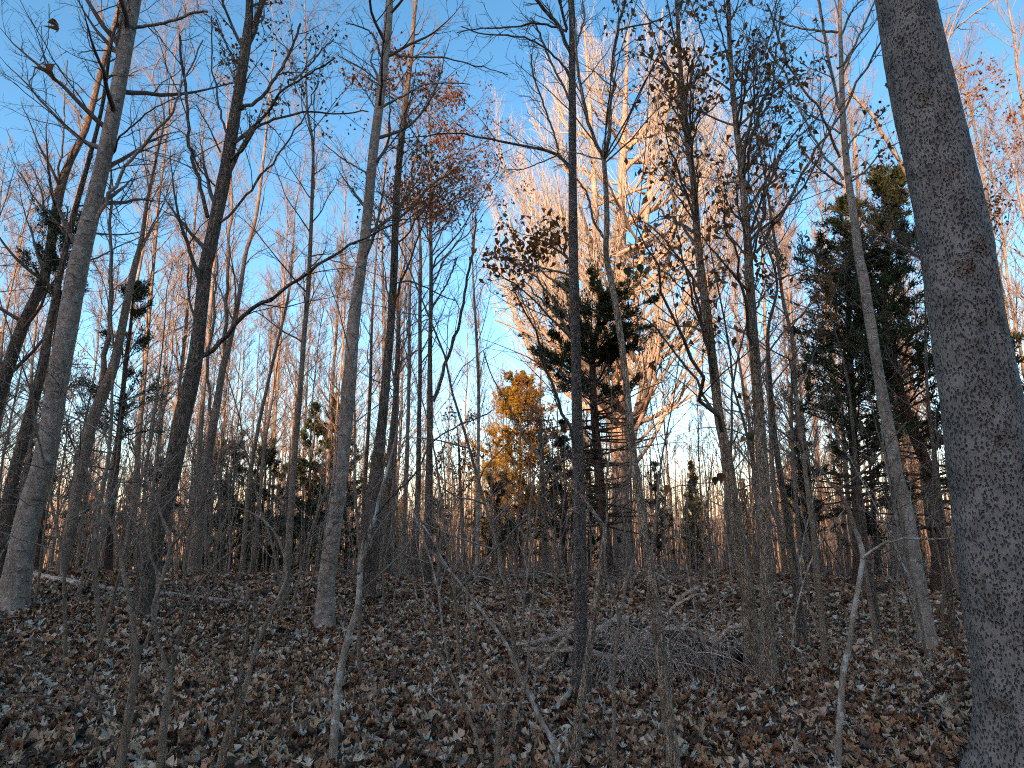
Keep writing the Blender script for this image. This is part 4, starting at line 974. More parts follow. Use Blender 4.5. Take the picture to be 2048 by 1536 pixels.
def cedar(name, label, origin, H, profile, seed, leaf='cedar_leaf', density=1.0, dead=0.35, lean=(0, 0), group=None, trunk_r=0.12, spray=0.12, clump=None, path=None):
    """profile: [(height fraction, radius)]; below the fraction dead the branches are bare"""
    rng = np.random.default_rng(seed)
    origin = np.asarray(origin, float)
    tr = thing(name, label, 'cedar', origin, group)
    if path is None:
        hs = np.linspace(-0.12, H, 16)
        P = np.stack([origin[0] + lean[0] * hs + rng.normal(0, 0.03, 16), origin[1] + lean[1] * hs, origin[2] + hs], 1)
        rr = trunk_r * (1 - np.linspace(0, 1, 16)) ** 0.8 + 0.008
    else:
        P = path[:, :3]; rr = path[:, 3]; H = P[-1, 2] - origin[2]
    b = Buf(); trunk_mesh(b, P, rr, 10, rng, 0.5, 5, 0.08); link('trunk', b.mesh('trunk', M['cedar_bark'], origin), tr)
    hf = np.array([p[0] for p in profile]); pr = np.array([p[1] for p in profile])
    nb = int(H * 13 * min(density, 1.3))
    f = np.sort(rng.uniform(hf[0], 0.985, nb))
    z0 = origin[2] + f * H
    s = np.stack([np.interp(z0, P[:, 2], P[:, k]) for k in range(3)], 1)
    az = rng.random(nb) * 6.28
    lump = 0.75 + 0.25 * np.sin(2 * az + 7 * f + seed) + 0.2 * np.sin(3 * az - 11 * f)
    L = np.interp(f, hf, pr) * lump * rng.uniform(0.6, 1.12, nb)
    el = np.where(f > dead, 0.35 + 0.5 * f, 0.05) + rng.normal(0, 0.15, nb)
    D = np.stack([np.cos(az), np.sin(az), el], 1)
    tr_r = np.interp(z0, P[:, 2], rr)
    BP, BR = grow(rng, s, D, L, np.clip(tr_r * 0.3, 0.006, 0.03), np.full(nb, 0.004), 8, 0.09, 0.0)
    cb = Buf(); tubes(cb, BP, BR, 4)
    bare = f < dead
    if bare.sum():
        a = spawn(rng, BP[bare], BR[bare], 8, 0.2, 1, 30, 60, 0.25, 0.5, 0.5); Q, QR = grow(rng, a[0], a[1], a[2], np.clip(a[3], 0.003, 0.006), np.full(len(a[0]), 0.0025), 4, 0.15, -0.02); tubes(cb, Q, QR, 3)
    live = ~bare
    a = spawn(rng, BP[live], BR[live], 9, 0.25, 1.0, 25, 65, 0.25, 0.5, 0.5, lift=0.15)
    Q, QR = grow(rng, a[0], a[1], np.clip(a[2], 0.12, 0.8), np.clip(a[3], 0.003, 0.008), np.full(len(a[0]), 0.002), 5, 0.14, 0.05); tubes(cb, Q, QR, 3)
    link('crown', cb.mesh('crown', M['cedar_bark'], origin), tr)
    # sprays stand around the twigs
    n = int(24000 * density * (H / 8.0))
    pts = Q[:, 1:].reshape(-1, 3); tang = norm(np.diff(Q, axis=1)).reshape(-1, 3)
    wgt = rng.random(len(Q)) ** 2.2
    row = rng.choice(len(Q), n, p=wgt / wgt.sum()); k = rng.integers(0, Q.shape[1] - 1, n)
    pos = Q[row, k] + (Q[row, k + 1] - Q[row, k]) * rng.random((n, 1)) + rng.normal(0, 0.035, (n, 3))
    X = norm(tang[row * (Q.shape[1] - 1) + k] + rng.normal(0, 0.55, (n, 3)) + np.array([0, 0, 0.15]))
    Y = norm(np.cross(X, rng.normal(0, 1, (n, 3)))); Zz = np.cross(X, Y)
    size = spray * rng.uniform(0.6, 1.4, n)
    lb = Buf(); pick = rng.integers(0, 3, n)
    for q, tm in enumerate(SPRAY):
        m = pick == q; scatter(lb, tm, pos[m], X[m], Y[m], Zz[m], size[m])
    lo = link('foliage', lb.mesh('foliage', M[leaf], origin, smooth=False), tr); lo['kind'] = 'stuff'
    return tr

def at_ground(u, d, v=1180):
    p, _ = pix(u, v, d)
    return np.array([p[0], d, float(ground_z(p[0], d))])

def cedar_path(pts, d):
    r = traced(pts, d); gz = float(ground_z(r[0, 0], d)); r[0, 2] = gz - 0.1
    return spline(r, 26), (r[0, 0], d, gz)

path, og = cedar_path([(1222, 1185, 26), (1210, 1080, 22), (1199, 950, 19), (1188, 812, 16), (1186, 720, 12), (1196, 650, 8), (1206, 596, 4)], 17.0)
cedar('cedar_tree', 'dark flat-topped cedar right behind the scaly trunk, its lower branches bare', og, 8, [(0.15, 2.0), (0.5, 2.4), (0.6, 2.5), (0.72, 2.8), (0.85, 2.4), (0.95, 1.8), (1.0, 1.0)], 101, density=1.5, dead=0.60, path=path, spray=0.10)
path, og = cedar_path([(1886, 1230, 34), (1872, 1050, 28), (1860, 950, 26), (1826, 864, 24), (1799, 778, 20), (1772, 659, 15), (1768, 560, 11), (1785, 430, 7), (1802, 330, 3)], 15.0)
cedar('cedar_tree', 'dark cedar with a leaning black trunk next to the massive grey trunk', og, 9, [(0.12, 2.3), (0.35, 2.9), (0.55, 2.4), (0.8, 1.5), (0.92, 0.8), (1.0, 0.1)], 102, density=1.15, dead=0.30, path=path, spray=0.11)
path, og = cedar_path([(1722, 1210, 26), (1716, 1050, 22), (1708, 900, 19), (1702, 760, 15), (1698, 620, 11), (1700, 500, 7), (1706, 395, 3)], 15.8)
cedar('cedar_tree', 'broad dark cedar crossed by the pale-topped tree, its crown bulging left', og, 9, [(0.15, 2.3), (0.35, 2.9), (0.5, 2.9), (0.68, 2.2), (0.85, 1.4), (0.93, 0.8), (1.0, 0.1)], 103, density=1.2, dead=0.28, path=path, spray=0.11)
path, og = cedar_path([(212, 1172, 16), (226, 1000, 14), (240, 850, 12), (252, 720, 9), (262, 640, 6), (268, 572, 3)], 13.0)
cedar('cedar_tree', 'thin dark cedar with ragged sprays left of the dark forked tree', og, 6, [(0.2, 1.0), (0.45, 1.3), (0.7, 1.3), (0.9, 0.8), (1.0, 0.1)], 104, density=0.5, dead=0.42, path=path, spray=0.065)
path, og = cedar_path([(66, 1196, 16), (84, 1000, 14), (100, 800, 12), (114, 640, 9), (124, 520, 6), (136, 415, 3)], 12.5)
cedar('cedar_tree', 'ragged dark cedar mingled with the trunks at the left edge', og, 7, [(0.2, 0.9), (0.5, 1.2), (0.75, 1.5), (0.92, 1.0), (1.0, 0.1)], 105, density=0.5, dead=0.55, path=path, spray=0.065)
cedar('cedar_tree', 'golden sunlit cedar beyond the crest in the middle of the picture', at_ground(1042, 34), 10.9, [(0.12, 3.2), (0.35, 4.0), (0.55, 3.6), (0.75, 2.7), (0.92, 1.5), (1.0, 0.3)], 106, leaf='cedar_sun_gold', density=1.6, dead=0.12, spray=0.16)
hand_tree('broadleaf_tree', 'young oak thick with rusty leaves in front of the golden cedar', 'tree', [(1090, 1160, 12), (1088, 1050, 10), (1085, 960, 9), (1082, 880, 7), (1080, 800, 4), (1082, 740, 2)], 107, d=25, mat='wood_far', sides=8, nodes=24,
    targets=[(1090, 880, 45, 60, 16), (1020, 900, 30, 40, 6)], auto=(14, 3, 8, 0.8, 1.8, 35, 70), sub=(7, 4), tip_r=0.004, leaves=1500, leaf_size=(0.10, 0.16))
hand_tree('broadleaf_tree', 'small oak with dark red leaves left of the golden cedar', 'tree', [(926, 1160, 8), (924, 1050, 7), (920, 960, 6), (918, 900, 4), (915, 860, 2)], 108, d=23, mat='wood_far', sides=8, nodes=24,
    targets=[(912, 925, 25, 22, 8)], auto=(10, 2, 6, 0.6, 1.4, 35, 70), sub=(6, 4), tip_r=0.004, leaves=380, leaf_size=(0.09, 0.14))

cd = cedar('cedar_tree', 'narrow dark cedar in the thicket just left of the pale ringed tree', at_ground(600, 30), 8.5, [(0.08, 1.8), (0.35, 2.0), (0.6, 1.5), (0.8, 0.9), (1.0, 0.1)], 110, density=0.45, dead=0.15, spray=0.17, lean=(0.03, 0))
cd2 = cedar('cedar_tree', 'broad ragged dark cedar in the thicket right behind the dark forked tree', at_ground(455, 31), 7.2, [(0.05, 1.9), (0.3, 2.3), (0.55, 2.0), (0.75, 1.5), (0.9, 0.9), (1.0, 0.2)], 114, density=0.48, dead=0.12, spray=0.17, lean=(-0.03, 0))
k = 0
for (u, d, sc, lab) in ((515, 34, 1.05, 'dark cedar midway between the dark forked tree and the slim grey tree'), (690, 31, 0.85, 'small dark cedar hidden behind the pale ringed tree'), (400, 37, 1.1, 'far dark cedar seen left of the dark forked tree'), (745, 36, 0.95, 'dark cedar behind the dark straight trunk'),
                    (560, 40, 1.1, 'farther dark cedar behind the slim grey tree'), (300, 33, 0.8, 'low dark cedar behind the twin-stemmed grey tree'), (880, 42, 0.8, 'low distant dark cedar right of the low-forking oak'), (1130, 24, 0.66, 'dark brushy cedar left of the scaly trunk, under the golden one'),
                    (1180, 29, 0.8, 'dark cedar showing either side of the scaly trunk'), (1320, 27, 0.55, 'low dark cedar right of the slender slanting tree'), (1400, 36, 0.6, 'small distant dark cedar left of the two oaks'), (1630, 24, 0.7, 'low dark cedar behind the thin brown tree'),
                    (1760, 27, 0.9, 'dark cedar behind the dark trunk of the pale-topped tree'), (1975, 23, 1.05, 'dark cedar partly hidden by the massive grey trunk'), (2060, 20, 1.15, 'dark cedar cut by the right edge of the view'), (20, 30, 0.9, 'dark cedar cut by the left edge of the view'), (985, 29, 0.6, 'low dark cedar at the foot of the golden one')):
    k += 1
    copy_tree((cd, cd2)[k % 2], at_ground(u, d), k * 1.7, sc, lab)
cg = cedar('cedar_tree', 'sun-tinted gold cedar rising behind the pale ringed tree', at_ground(648, 38), 11.4, [(0.1, 1.6), (0.4, 1.8), (0.65, 1.3), (0.85, 0.7), (1.0, 0.1)], 111, leaf='cedar_sun_gold', density=0.8, dead=0.1, spray=0.18)
copy_tree(cg, at_ground(135, 50), 2.0, 1.0, 'sun-tinted gold cedar glowing behind the pale tree near the left edge')
copy_tree(cg, at_ground(1010, 58), 4.0, 0.9, 'distant sun-tinted gold cedar showing left of the great sunlit tree')
copy_tree(cg, at_ground(2030, 45), 3.1, 1.2, 'sun-tinted gold cedar in the gap right of the massive grey trunk')
for u_, d_, sc_, lb_ in ((240, 62, 0.9, 'sun-tinted gold cedar glowing low between the twin-stemmed and dark forked trees'), (480, 66, 0.8, 'sun-tinted gold cedar glowing low right of the dark forked tree'), (800, 64, 0.75, 'sun-tinted gold cedar glowing low between dark straight trunk and low-forking oak'), (1600, 60, 1.0, 'sun-tinted gold cedar glowing low right of the two oaks'), (1500, 66, 0.9, 'sun-tinted gold cedar glowing low behind the two oaks'), (1850, 58, 1.2, 'sun-tinted gold cedar glowing behind the dark cedars at right')):
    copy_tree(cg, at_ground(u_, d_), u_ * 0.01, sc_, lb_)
copy_tree(cg, at_ground(1395, 52), 5.0, 0.85, 'distant sun-tinted gold cedar seen between the two flaky oaks and the scaly trunk')

# ------------------------------------------------------------------ slender trees beyond the crest: one of each kind, then copies
def slender(seed, H, r, nb, first, a0, a1, l0, l1, leafy=0, twig='twig_pale', mat='wood_far'):
    rng = np.random.default_rng(seed)
    n = 18
    hs = np.linspace(-0.3, H, n)
    P = np.stack([np.cumsum(rng.normal(0, 0.045, n)), np.cumsum(rng.normal(0, 0.045, n)), hs], 1)
    P[:, :2] -= P[1, :2]
    rr = r * (1 - np.linspace(0, 1, n)) ** 0.75 + 0.008
    tr = thing('slender_tree', '', 'tree', (0, 0, 0))
    b = Buf(); trunk_mesh(b, P, rr, 8, rng, 0.5, 4, 0.05); link('trunk', b.mesh('trunk', M[mat]), tr)
    f = np.sort(first + (0.985 - first) * rng.random(nb) ** 0.85)
    s = np.stack([np.interp(f * H, P[:, 2], P[:, k]) for k in range(3)], 1)
    az = rng.random(nb) * 6.28; an = np.radians(rng.uniform(a0, a1, nb))
    D = np.stack([np.cos(az) * np.sin(an), np.sin(az) * np.sin(an), np.cos(an)], 1)
    L = rng.uniform(l0, l1, nb) * (1.15 - 0.75 * f)
    cb = Buf()
    P1, R1 = grow(rng, s, D, L, np.clip(np.interp(f * H, P[:, 2], rr) * 0.4, 0.012, 0.05), np.full(nb, 0.009), 8, 0.08, 0.05); tubes(cb, P1, R1, 4)
    a = spawn(rng, P1, R1, 7, 0.2, 1, 18, 50, 0.25, 0.55, 0.6, lift=0.1); P2, R2 = grow(rng, a[0], a[1], np.clip(a[2], 0.3, 2.5), np.clip(a[3], 0.008, 0.018), np.full(len(a[0]), 0.006), 5, 0.1, 0.05); tubes(cb, P2, R2, 3)
    a = spawn(rng, P2, R2, 5, 0.15, 1, 20, 55, 0.3, 0.6, 0.8, lift=0.06); P3, R3 = grow(rng, a[0], a[1], np.clip(a[2], 0.2, 1.2), np.full(len(a[0]), 0.006), np.full(len(a[0]), 0.0045), 2, 0.14, 0.03); tubes(cb, P3, R3, 3)
    link('crown', cb.mesh('crown', M[twig]), tr)
    if leafy:
        lb = Buf(); c = P3[:, 1:].reshape(-1, 3); c = c[rng.integers(0, len(c), leafy // 6)]
        add_leaves(rng, lb, c, leafy, 0.12, 0.18, HANG, 0.2)
        lo = link('leaves', lb.mesh('leaves', M['oak_leaf']), tr); lo['kind'] = 'stuff'
    return tr
KINDS = [(slender(201, 25, 0.115, 40, 0.30, 18, 42, 2.5, 5.5), 'tall slender bare tree with upswept branches', 'upswept bare trees'),
         (slender(202, 23, 0.11, 40, 0.38, 15, 36, 2.0, 5.0), 'tall slender bare tree with upswept branches', 'upswept bare trees'),
         (slender(203, 27, 0.14, 42, 0.34, 22, 50, 3.0, 6.5), 'tall slender bare tree with upswept branches', 'upswept bare trees'),
         (slender(204, 17, 0.075, 40, 0.22, 25, 60, 1.2, 3.2), 'thin bare pole tree with short branches', 'thin pole trees'),
         (slender(205, 14, 0.06, 34, 0.15, 30, 65, 1.0, 2.8), 'thin bare pole tree with short branches', 'thin pole trees'),
         (slender(206, 15, 0.08, 40, 0.30, 30, 65, 1.5, 3.5, leafy=900), 'young oak with rusty leaves', 'rusty oaks')]
rng = np.random.default_rng(300)
used = [False] * len(KINDS)
placed = []
ZONES = [(70, 'at the far left edge'), (300, 'between pale leaning and dark forked trees'), (440, 'behind the dark forked tree'), (640, 'between dark forked and pale ringed trees'), (800, 'behind the pale ringed tree'), (960, 'near the low-forking oak'),
         (1150, 'near the golden cedar'), (1300, 'near the great sunlit tree'), (1480, 'left of the two oaks'), (1700, 'right of the two oaks'), (1860, 'near the pale-topped tree'), (9999, 'beyond the massive grey trunk')]
def zone(x, y):
    u = 1024 + FPX * x / y
    return next(t for lim, t in ZONES if u < lim)
def put(kind, x, y, sc):
    root, lab, grp = KINDS[kind]
    lab = lab + ' ' + zone(x, y); grp = grp + ' ' + zone(x, y)
    loc = (x, y, float(ground_z(x, y)))
    if not used[kind]:
        root.location = loc; root.rotation_euler = (0, 0, rng.random() * 6.28); root.scale = (sc, sc, sc)
        root['label'] = lab; root['group'] = grp; used[kind] = True
    else:
        copy_tree(root, loc, rng.random() * 6.28, sc, lab, grp, tilt=(rng.normal(0, 0.012), rng.normal(0, 0.012)))
SX, SY = sun_dir[0] / math.hypot(sun_dir[0], sun_dir[1]), sun_dir[1] / math.hypot(sun_dir[0], sun_dir[1])
tries = 0
while len(placed) < 285 and tries < 6000:
    tries += 1
    y = 20.5 + 58 * rng.random() ** 1.15
    u = rng.uniform(-120, 2170)
    x = (u - 1024) / FPX * y * 0.99
    if min([(x - a) ** 2 + (y - b) ** 2 for a, b in placed], default=99) < (0.9 + y * 0.012) ** 2: continue
    if abs(u - 1240) < 230 and y < 34 and rng.random() < 0.75: continue        # keep the sunlit tree in view
    if 960 < u < 1130 and y < 34 and rng.random() < 0.6: continue
    if any(0 < t_ < 24 and abs(l_) < w_ for t_, l_, w_ in [((x - tx) * SX + (y - ty) * SY, (x - tx) * SY - (y - ty) * SX, tw) for tx, ty, tw in ((0.5, 34, 3.2), (5.4, 33, 3.5))]): continue   # the sun reaches these two
    k = rng.choice(6, p=[0.11, 0.11, 0.07, 0.33, 0.31, 0.07])
    if abs(u - 1240) < 260 and k < 3 and y < 60: k = rng.choice([3, 4])
    if 960 < u < 1460 and k < 3: k = rng.choice([3, 4])
    sc = rng.uniform(0.82, 1.12)
    put(k, x, y, sc); placed.append((x, y))

# the wood farther off, which reads as one mass
def far_wood():
    rng = np.random.default_rng(400)
    n = 2900
    y = 80 + 110 * rng.random(n); u = rng.uniform(-300, 2350, n); x = (u - 1024) / FPX * y
    keep = rng.random(n) < 0.74 + 0.25 * np.sin(u * 0.021)                       # with gaps where the open sky shows between trunks
    x, y = x[keep], y[keep]; n = len(x)
    gz = ground_z(x, y); H = rng.uniform(13, 22, n)
    S = np.stack([x, y, gz - 0.2], 1)
    b = Buf()
    P, Q = grow(rng, S, np.tile([[0, 0, 1.0]], (n, 1)), H, rng.uniform(0.09, 0.24, n), np.full(n, 0.02), 5, 0.02, 0.02); tubes(b, P, Q, 3)
    a = spawn(rng, P, Q, 4, 0.2, 0.98, 18, 45, 0.18, 0.36, 0.5); P2, Q2 = grow(rng, a[0], a[1], a[2], np.clip(a[3], 0.02, 0.05), np.full(len(a[0]), 0.012), 3, 0.08, 0.06); tubes(b, P2, Q2, 3)
    o = link('far_wood', b.mesh('far_wood', M['wood_far'])); o['kind'] = 'stuff'; o['label'] = 'distant bare wood catching the low sun between the trunks'; o['category'] = 'wood'
far_wood()

# ------------------------------------------------------------------ fallen wood
def lie(u, v, lift):
    p = on_ground(u, v); p = p.copy(); p[2] = float(ground_z(p[0], p[1])) + lift
    return p

def log(name, label, pts, mat, seed, sides=12, cat='log'):
    """a stem lying on the ground through picture points (u, v, width, lift above ground in radii)"""
    rng = np.random.default_rng(seed)
    rows = []
    for (u, v, w, lf) in pts:
        p = on_ground(u, v); t = (p[1] * CP + (p[2] - EYE) * SP)
        r = 0.5 * w * t / FPX
        rows.append((p[0], p[1], float(ground_z(p[0], p[1])) + r * lf, r))
    S = spline(np.array(rows), 40)
    S[:, :3] += rng.normal(0, 0.004, (40, 3))
    o = S[0, :3].copy(); o[2] = float(ground_z(o[0], o[1]))
    b = Buf()
    n = 40
    T = norm(np.gradient(S[:, :3], axis=0)); U = norm(np.cross(T, np.array([0, 0, 1.0]))); W = np.cross(T, U)
    th = np.arange(sides) * 2 * math.pi / sides
    rr = S[:, 3:4] * (1 + 0.08 * rng.normal(0, 1, (n, sides)))
    ring = S[:, None, :3] + rr[..., None] * (U[:, None] * np.cos(th)[None, :, None] + W[:, None] * np.sin(th)[None, :, None])
    i = (np.arange(n - 1) * sides)[:, None]; j = np.arange(sides)[None]; j2 = (j + 1) % sides
    q = np.stack([i + j, i + j2, i + sides + j2, i + sides + j], -1).reshape(-1, 4)
    v = np.vstack([ring.reshape(-1, 3), S[:1, :3], S[-1:, :3]])
    tr0 = np.stack([np.full(sides, n * sides), np.arange(sides), (np.arange(sides) + 1) % sides], 1)
    tr1 = np.stack([np.full(sides, n * sides + 1), (n - 1) * sides + (np.arange(sides) + 1) % sides, (n - 1) * sides + np.arange(sides)], 1)
    b.add(v, q, np.vstack([tr0, tr1]))
    ob = link(name, b.mesh(name, M[mat], o), None, o)
    return tag(ob, label, cat)

log('fallen_log', 'long thin fallen log lying across the slope at the left, bleached at its right end', [(66, 1156, 13, 0.8), (137, 1170, 13, 0.9), (239, 1187, 12, 0.9), (342, 1196, 11, 0.9), (430, 1205, 10, 0.9), (547, 1216, 7, 0.9)], 'dead', 500)
log('fallen_pole', 'whitish fallen pole running from the two oaks to the bottom right', [(1572, 1362, 5, 1.2), (1620, 1395, 6, 1), (1673, 1428, 8, 1), (1758, 1474, 10, 1), (1820, 1508, 11, 1), (1885, 1545, 11, 1)], 'lichen', 501, cat='pole')
log('fallen_branch', 'dark straight stick lying below the brush heap, pointing to the right-hand oak', [(1366, 1540, 7, 2), (1400, 1505, 7, 2.5), (1440, 1465, 6, 4), (1490, 1416, 5, 7)], 'rot', 502, 8, 'stick')
log('fallen_branch', 'thin stick lying on the leaves in front of the Y-shaped sapling', [(820, 1398, 4, 1.5), (862, 1420, 4, 1.5), (905, 1452, 4, 1.5), (960, 1530, 4, 1.5)], 'rot', 503, 8, 'stick')
log('fallen_branch', 'pale stick lying on the leaves at the lower left corner', [(20, 1338, 5, 3), (75, 1355, 5, 3), (120, 1390, 5, 2), (180, 1408, 5, 2)], 'dead', 504, 8, 'stick')

def fallen_tree():
    rng = np.random.default_rng(510)
    zb = lambda *p: [(1050 + a / 3.724, 1130 + b / 3.724) for a, b in p]
    d0 = 6.75
    def place(lp, w0, w1, dd, rise=0.02):
        rows = []
        for (u, v), w in zip(lp, np.linspace(w0, w1, len(lp))):
            p, t = pix(u, v, d0 + dd); t = float(t); r = 0.5 * w * t / FPX
            if p[2] < ground_z(p[0], p[1]) + rise + r * 0.8:
                g = on_ground(u, v); p = g.copy(); p[2] = float(ground_z(g[0], g[1])) + r * 0.8 + rise
            rows.append((p[0], p[1], p[2], r))
        return np.array(rows)
    S = spline(place(zb((1650, 800), (1560, 725), (1450, 660), (1330, 610), (1200, 560), (1080, 512), (960, 480), (850, 450), (730, 420)), 34, 14, 0.25), 40)
    o = S[0, :3].copy(); o[2] = float(ground_z(o[0], o[1]))
    tr = thing('fallen_tree', 'heap of fallen dead limbs and curling twigs lying between the scaly trunk and two oaks', 'fallen tree', o)
    b = Buf(); tubes(b, S[None, :, :3], S[None, :, 3] * (1 + 0.06 * rng.normal(0, 1, (1, 40))), 14); link('trunk', b.mesh('trunk', M['rot'], o), tr)
    limbs = [((( 730, 420), (690, 405), (640, 430), (590, 470), (530, 480), (470, 462)), 12, 10, 'dead'),
        (((480, 462), (400, 450), (330, 500), (200, 550), (100, 572), (0, 590), (-70, 592)), 10, 5, 'dead'), (((395, 460), (380, 430), (372, 398)), 9, 4, 'dead'),
        (((0, 635), (200, 635), (340, 630), (420, 620), (500, 650), (600, 680), (720, 695), (800, 690)), 6, 10, 'dead'), (((330, 560), (430, 590), (560, 615), (700, 632), (820, 645)), 10, 9, 'rot'),
        (((180, 915), (192, 882), (250, 870), (420, 825), (500, 800), (600, 780), (700, 740)), 5, 9, 'dead'), (((70, 770), (140, 750), (220, 650), (300, 560), (340, 545)), 5, 6, 'dead'),
        (((730, 720), (800, 690), (860, 650), (890, 580), (930, 500)), 10, 13, 'dead'), (((730, 690), (770, 600), (830, 530), (900, 480), (950, 450)), 6, 5, 'dead'),
        (((1040, 490), (1130, 480), (1250, 480), (1310, 540), (1360, 640), (1420, 680)), 5, 6, 'dead'), (((1400, 620), (1440, 570), (1490, 500), (1560, 460), (1690, 435), (1750, 490), (1740, 530), (1700, 560), (1600, 590), (1500, 660)), 6, 4, 'dead'),
        (((1480, 550), (1560, 530), (1650, 520), (1700, 550)), 4, 3, 'rot'), (((1690, 560), (1730, 680), (1740, 850), (1710, 950), (1640, 1010), (1560, 1030)), 4, 3, 'dead'), (((1110, 880), (1250, 905), (1400, 910), (1500, 960), (1560, 1010)), 5, 4, 'rot'),
        (((1070, 670), (1150, 760), (1200, 880), (1240, 1010), (1240, 1170)), 4, 3, 'dead'), (((1260, 520), (1290, 620), (1270, 730), (1180, 820)), 5, 3, 'dead'), (((1330, 1160), (1365, 1120), (1400, 1090), (1430, 1010), (1400, 900)), 7, 3, 'dead'),
        (((1050, 390), (1130, 300), (1170, 230), (1270, 185), (1300, 195), (1280, 240)), 6, 4, 'dead'), (((1130, 300), (1230, 240), (1330, 215), (1350, 240)), 4, 3, 'dead'), (((1050, 400), (1100, 400), (1140, 430), (1170, 480)), 5, 4, 'dead'),
        (((900, 570), (912, 700), (910, 850), (890, 930)), 4, 2, 'dead'), (((420, 870), (340, 980), (250, 1090), (150, 1130), (0, 1145)), 6, 4, 'dead'), (((0, 1150), (200, 1160), (330, 1190), (450, 1240)), 3, 3, 'dead'),
        (((1460, 640), (1455, 670), (1420, 720), (1390, 770)), 6, 4, 'dead'), (((1340, 620), (1400, 700), (1450, 800), (1480, 890)), 6, 4, 'dead'), (((880, 430), (900, 380), (925, 320)), 4, 2, 'dead'), (((580, 340), (600, 390), (640, 400), (670, 340)), 3, 3, 'rot'),
        (((200, 650), (140, 760), (90, 860), (60, 940)), 4, 3, 'dead'), (((320, 640), (290, 760), (270, 900), (265, 990)), 5, 3, 'rot'), (((650, 750), (630, 900), (640, 1020)), 5, 6, 'dead'), (((1700, 590), (1800, 700), (1880, 800), (1990, 900)), 4, 4, 'rot'),
        (((1560, 740), (1580, 800), (1570, 880)), 6, 3, 'dead'), (((1250, 1000), (1260, 930), (1250, 880)), 8, 4, 'dead')]
    for lp, w0, w1, mt in limbs:
        s = spline(place(zb(*lp), w0 * 1.65, w1 * 1.5, rng.uniform(-0.35, 0.3)), 20)
        s[1:-1, :3] += rng.normal(0, 0.006, (18, 3))
        b = Buf(); tubes(b, s[None, :, :3], s[None, :, 3] * (1 + 0.08 * rng.normal(0, 1, (1, 20))), 8); link('limb', b.mesh('limb', M[mt], o), tr)
    # the tangle of thin curved twigs hanging from the limbs to the leaves
    n = 300
    u = rng.choice([1240, 1290, 1350, 1410, 1460, 1120], n, p=[0.24, 0.24, 0.17, 0.17, 0.1, 0.08]) + rng.normal(0, 26, n); v = rng.uniform(1235, 1340, n)
    p = np.array([pix(a, c, d0 + e)[0] for a, c, e in zip(u, v, rng.uniform(-0.7, 0.5, n))])
    p[:, 2] = np.maximum(p[:, 2], ground_z(p[:, 0], p[:, 1]) + 0.12)
    D = np.stack([rng.normal(0, 0.7, n), rng.normal(-0.2, 0.5, n), rng.normal(-0.3, 0.5, n)], 1)
    P, Q = grow(rng, p, D, rng.uniform(0.25, 0.95, n), rng.uniform(0.003, 0.0075, n), np.full(n, 0.0015), 10, 0.16, -0.12)
    g = ground_z(P[..., 0], P[..., 1]) + 0.02; P[..., 2] = np.maximum(P[..., 2], g)
    b = Buf(); tubes(b, P, Q, 4)
    a = spawn(rng, P, Q, 3, 0.2, 0.95, 25, 60, 0.2, 0.5, 0.7); P2, Q2 = grow(rng, a[0], a[1], a[2], a[3], np.full(len(a[0]), 0.001), 5, 0.2, -0.08)
    P2[..., 2] = np.maximum(P2[..., 2], ground_z(P2[..., 0], P2[..., 1]) + 0.02); tubes(b, P2, Q2, 3)
    t = link('twigs', b.mesh('twigs', M['dead'], o), tr); t['kind'] = 'stuff'
fallen_tree()

def heap(label, u, v, wid, hgt, n, seed):
    rng = np.random.default_rng(seed)
    c = on_ground(u, v); c[2] = float(ground_z(c[0], c[1]))
    tr = thing('brush_heap', label, 'brush heap', c)
    for k in range(9):
        a = c + np.array([rng.uniform(-wid, wid), rng.uniform(-0.6, 0.6), 0]); e = a + np.array([rng.normal(0, wid * 0.6), rng.normal(0, 0.5), rng.uniform(0.1, hgt)])
        m = (a + e) / 2 + np.array([0, 0, rng.uniform(0, 0.25)])
        s = spline(np.array([[*a, 0.03], [*m, 0.025], [*e, 0.012]]), 10); s[:, 2] = np.maximum(s[:, 2], ground_z(s[:, 0], s[:, 1]) + 0.03)
        b = Buf(); tubes(b, s[None, :, :3], s[None, :, 3], 7); link('limb', b.mesh('limb', M['dead'], c), tr)
    p = c + np.stack([rng.uniform(-wid, wid, n), rng.uniform(-0.7, 0.7, n), rng.uniform(0.05, hgt, n)], 1)
    D = np.stack([rng.normal(0, 1, n), rng.normal(0, 0.6, n), rng.normal(0.1, 0.4, n)], 1)
    P, Q = grow(rng, p, D, rng.uniform(0.3, 1.1, n), np.full(n, 0.007), np.full(n, 0.003), 6, 0.16, -0.08); P[..., 2] = np.maximum(P[..., 2], ground_z(P[..., 0], P[..., 1]) + 0.02)
    b = Buf(); tubes(b, P, Q, 3); t = link('twigs', b.mesh('twigs', M['twig_pale'], c), tr); t['kind'] = 'stuff'
heap('low heap of pale dead twigs on the crest left of the scaly trunk', 1070, 1166, 1.1, 0.5, 170, 520)
heap('tangle of dead twigs on the crest right of the scaly trunk', 1310, 1176, 0.9, 0.45, 110, 521)

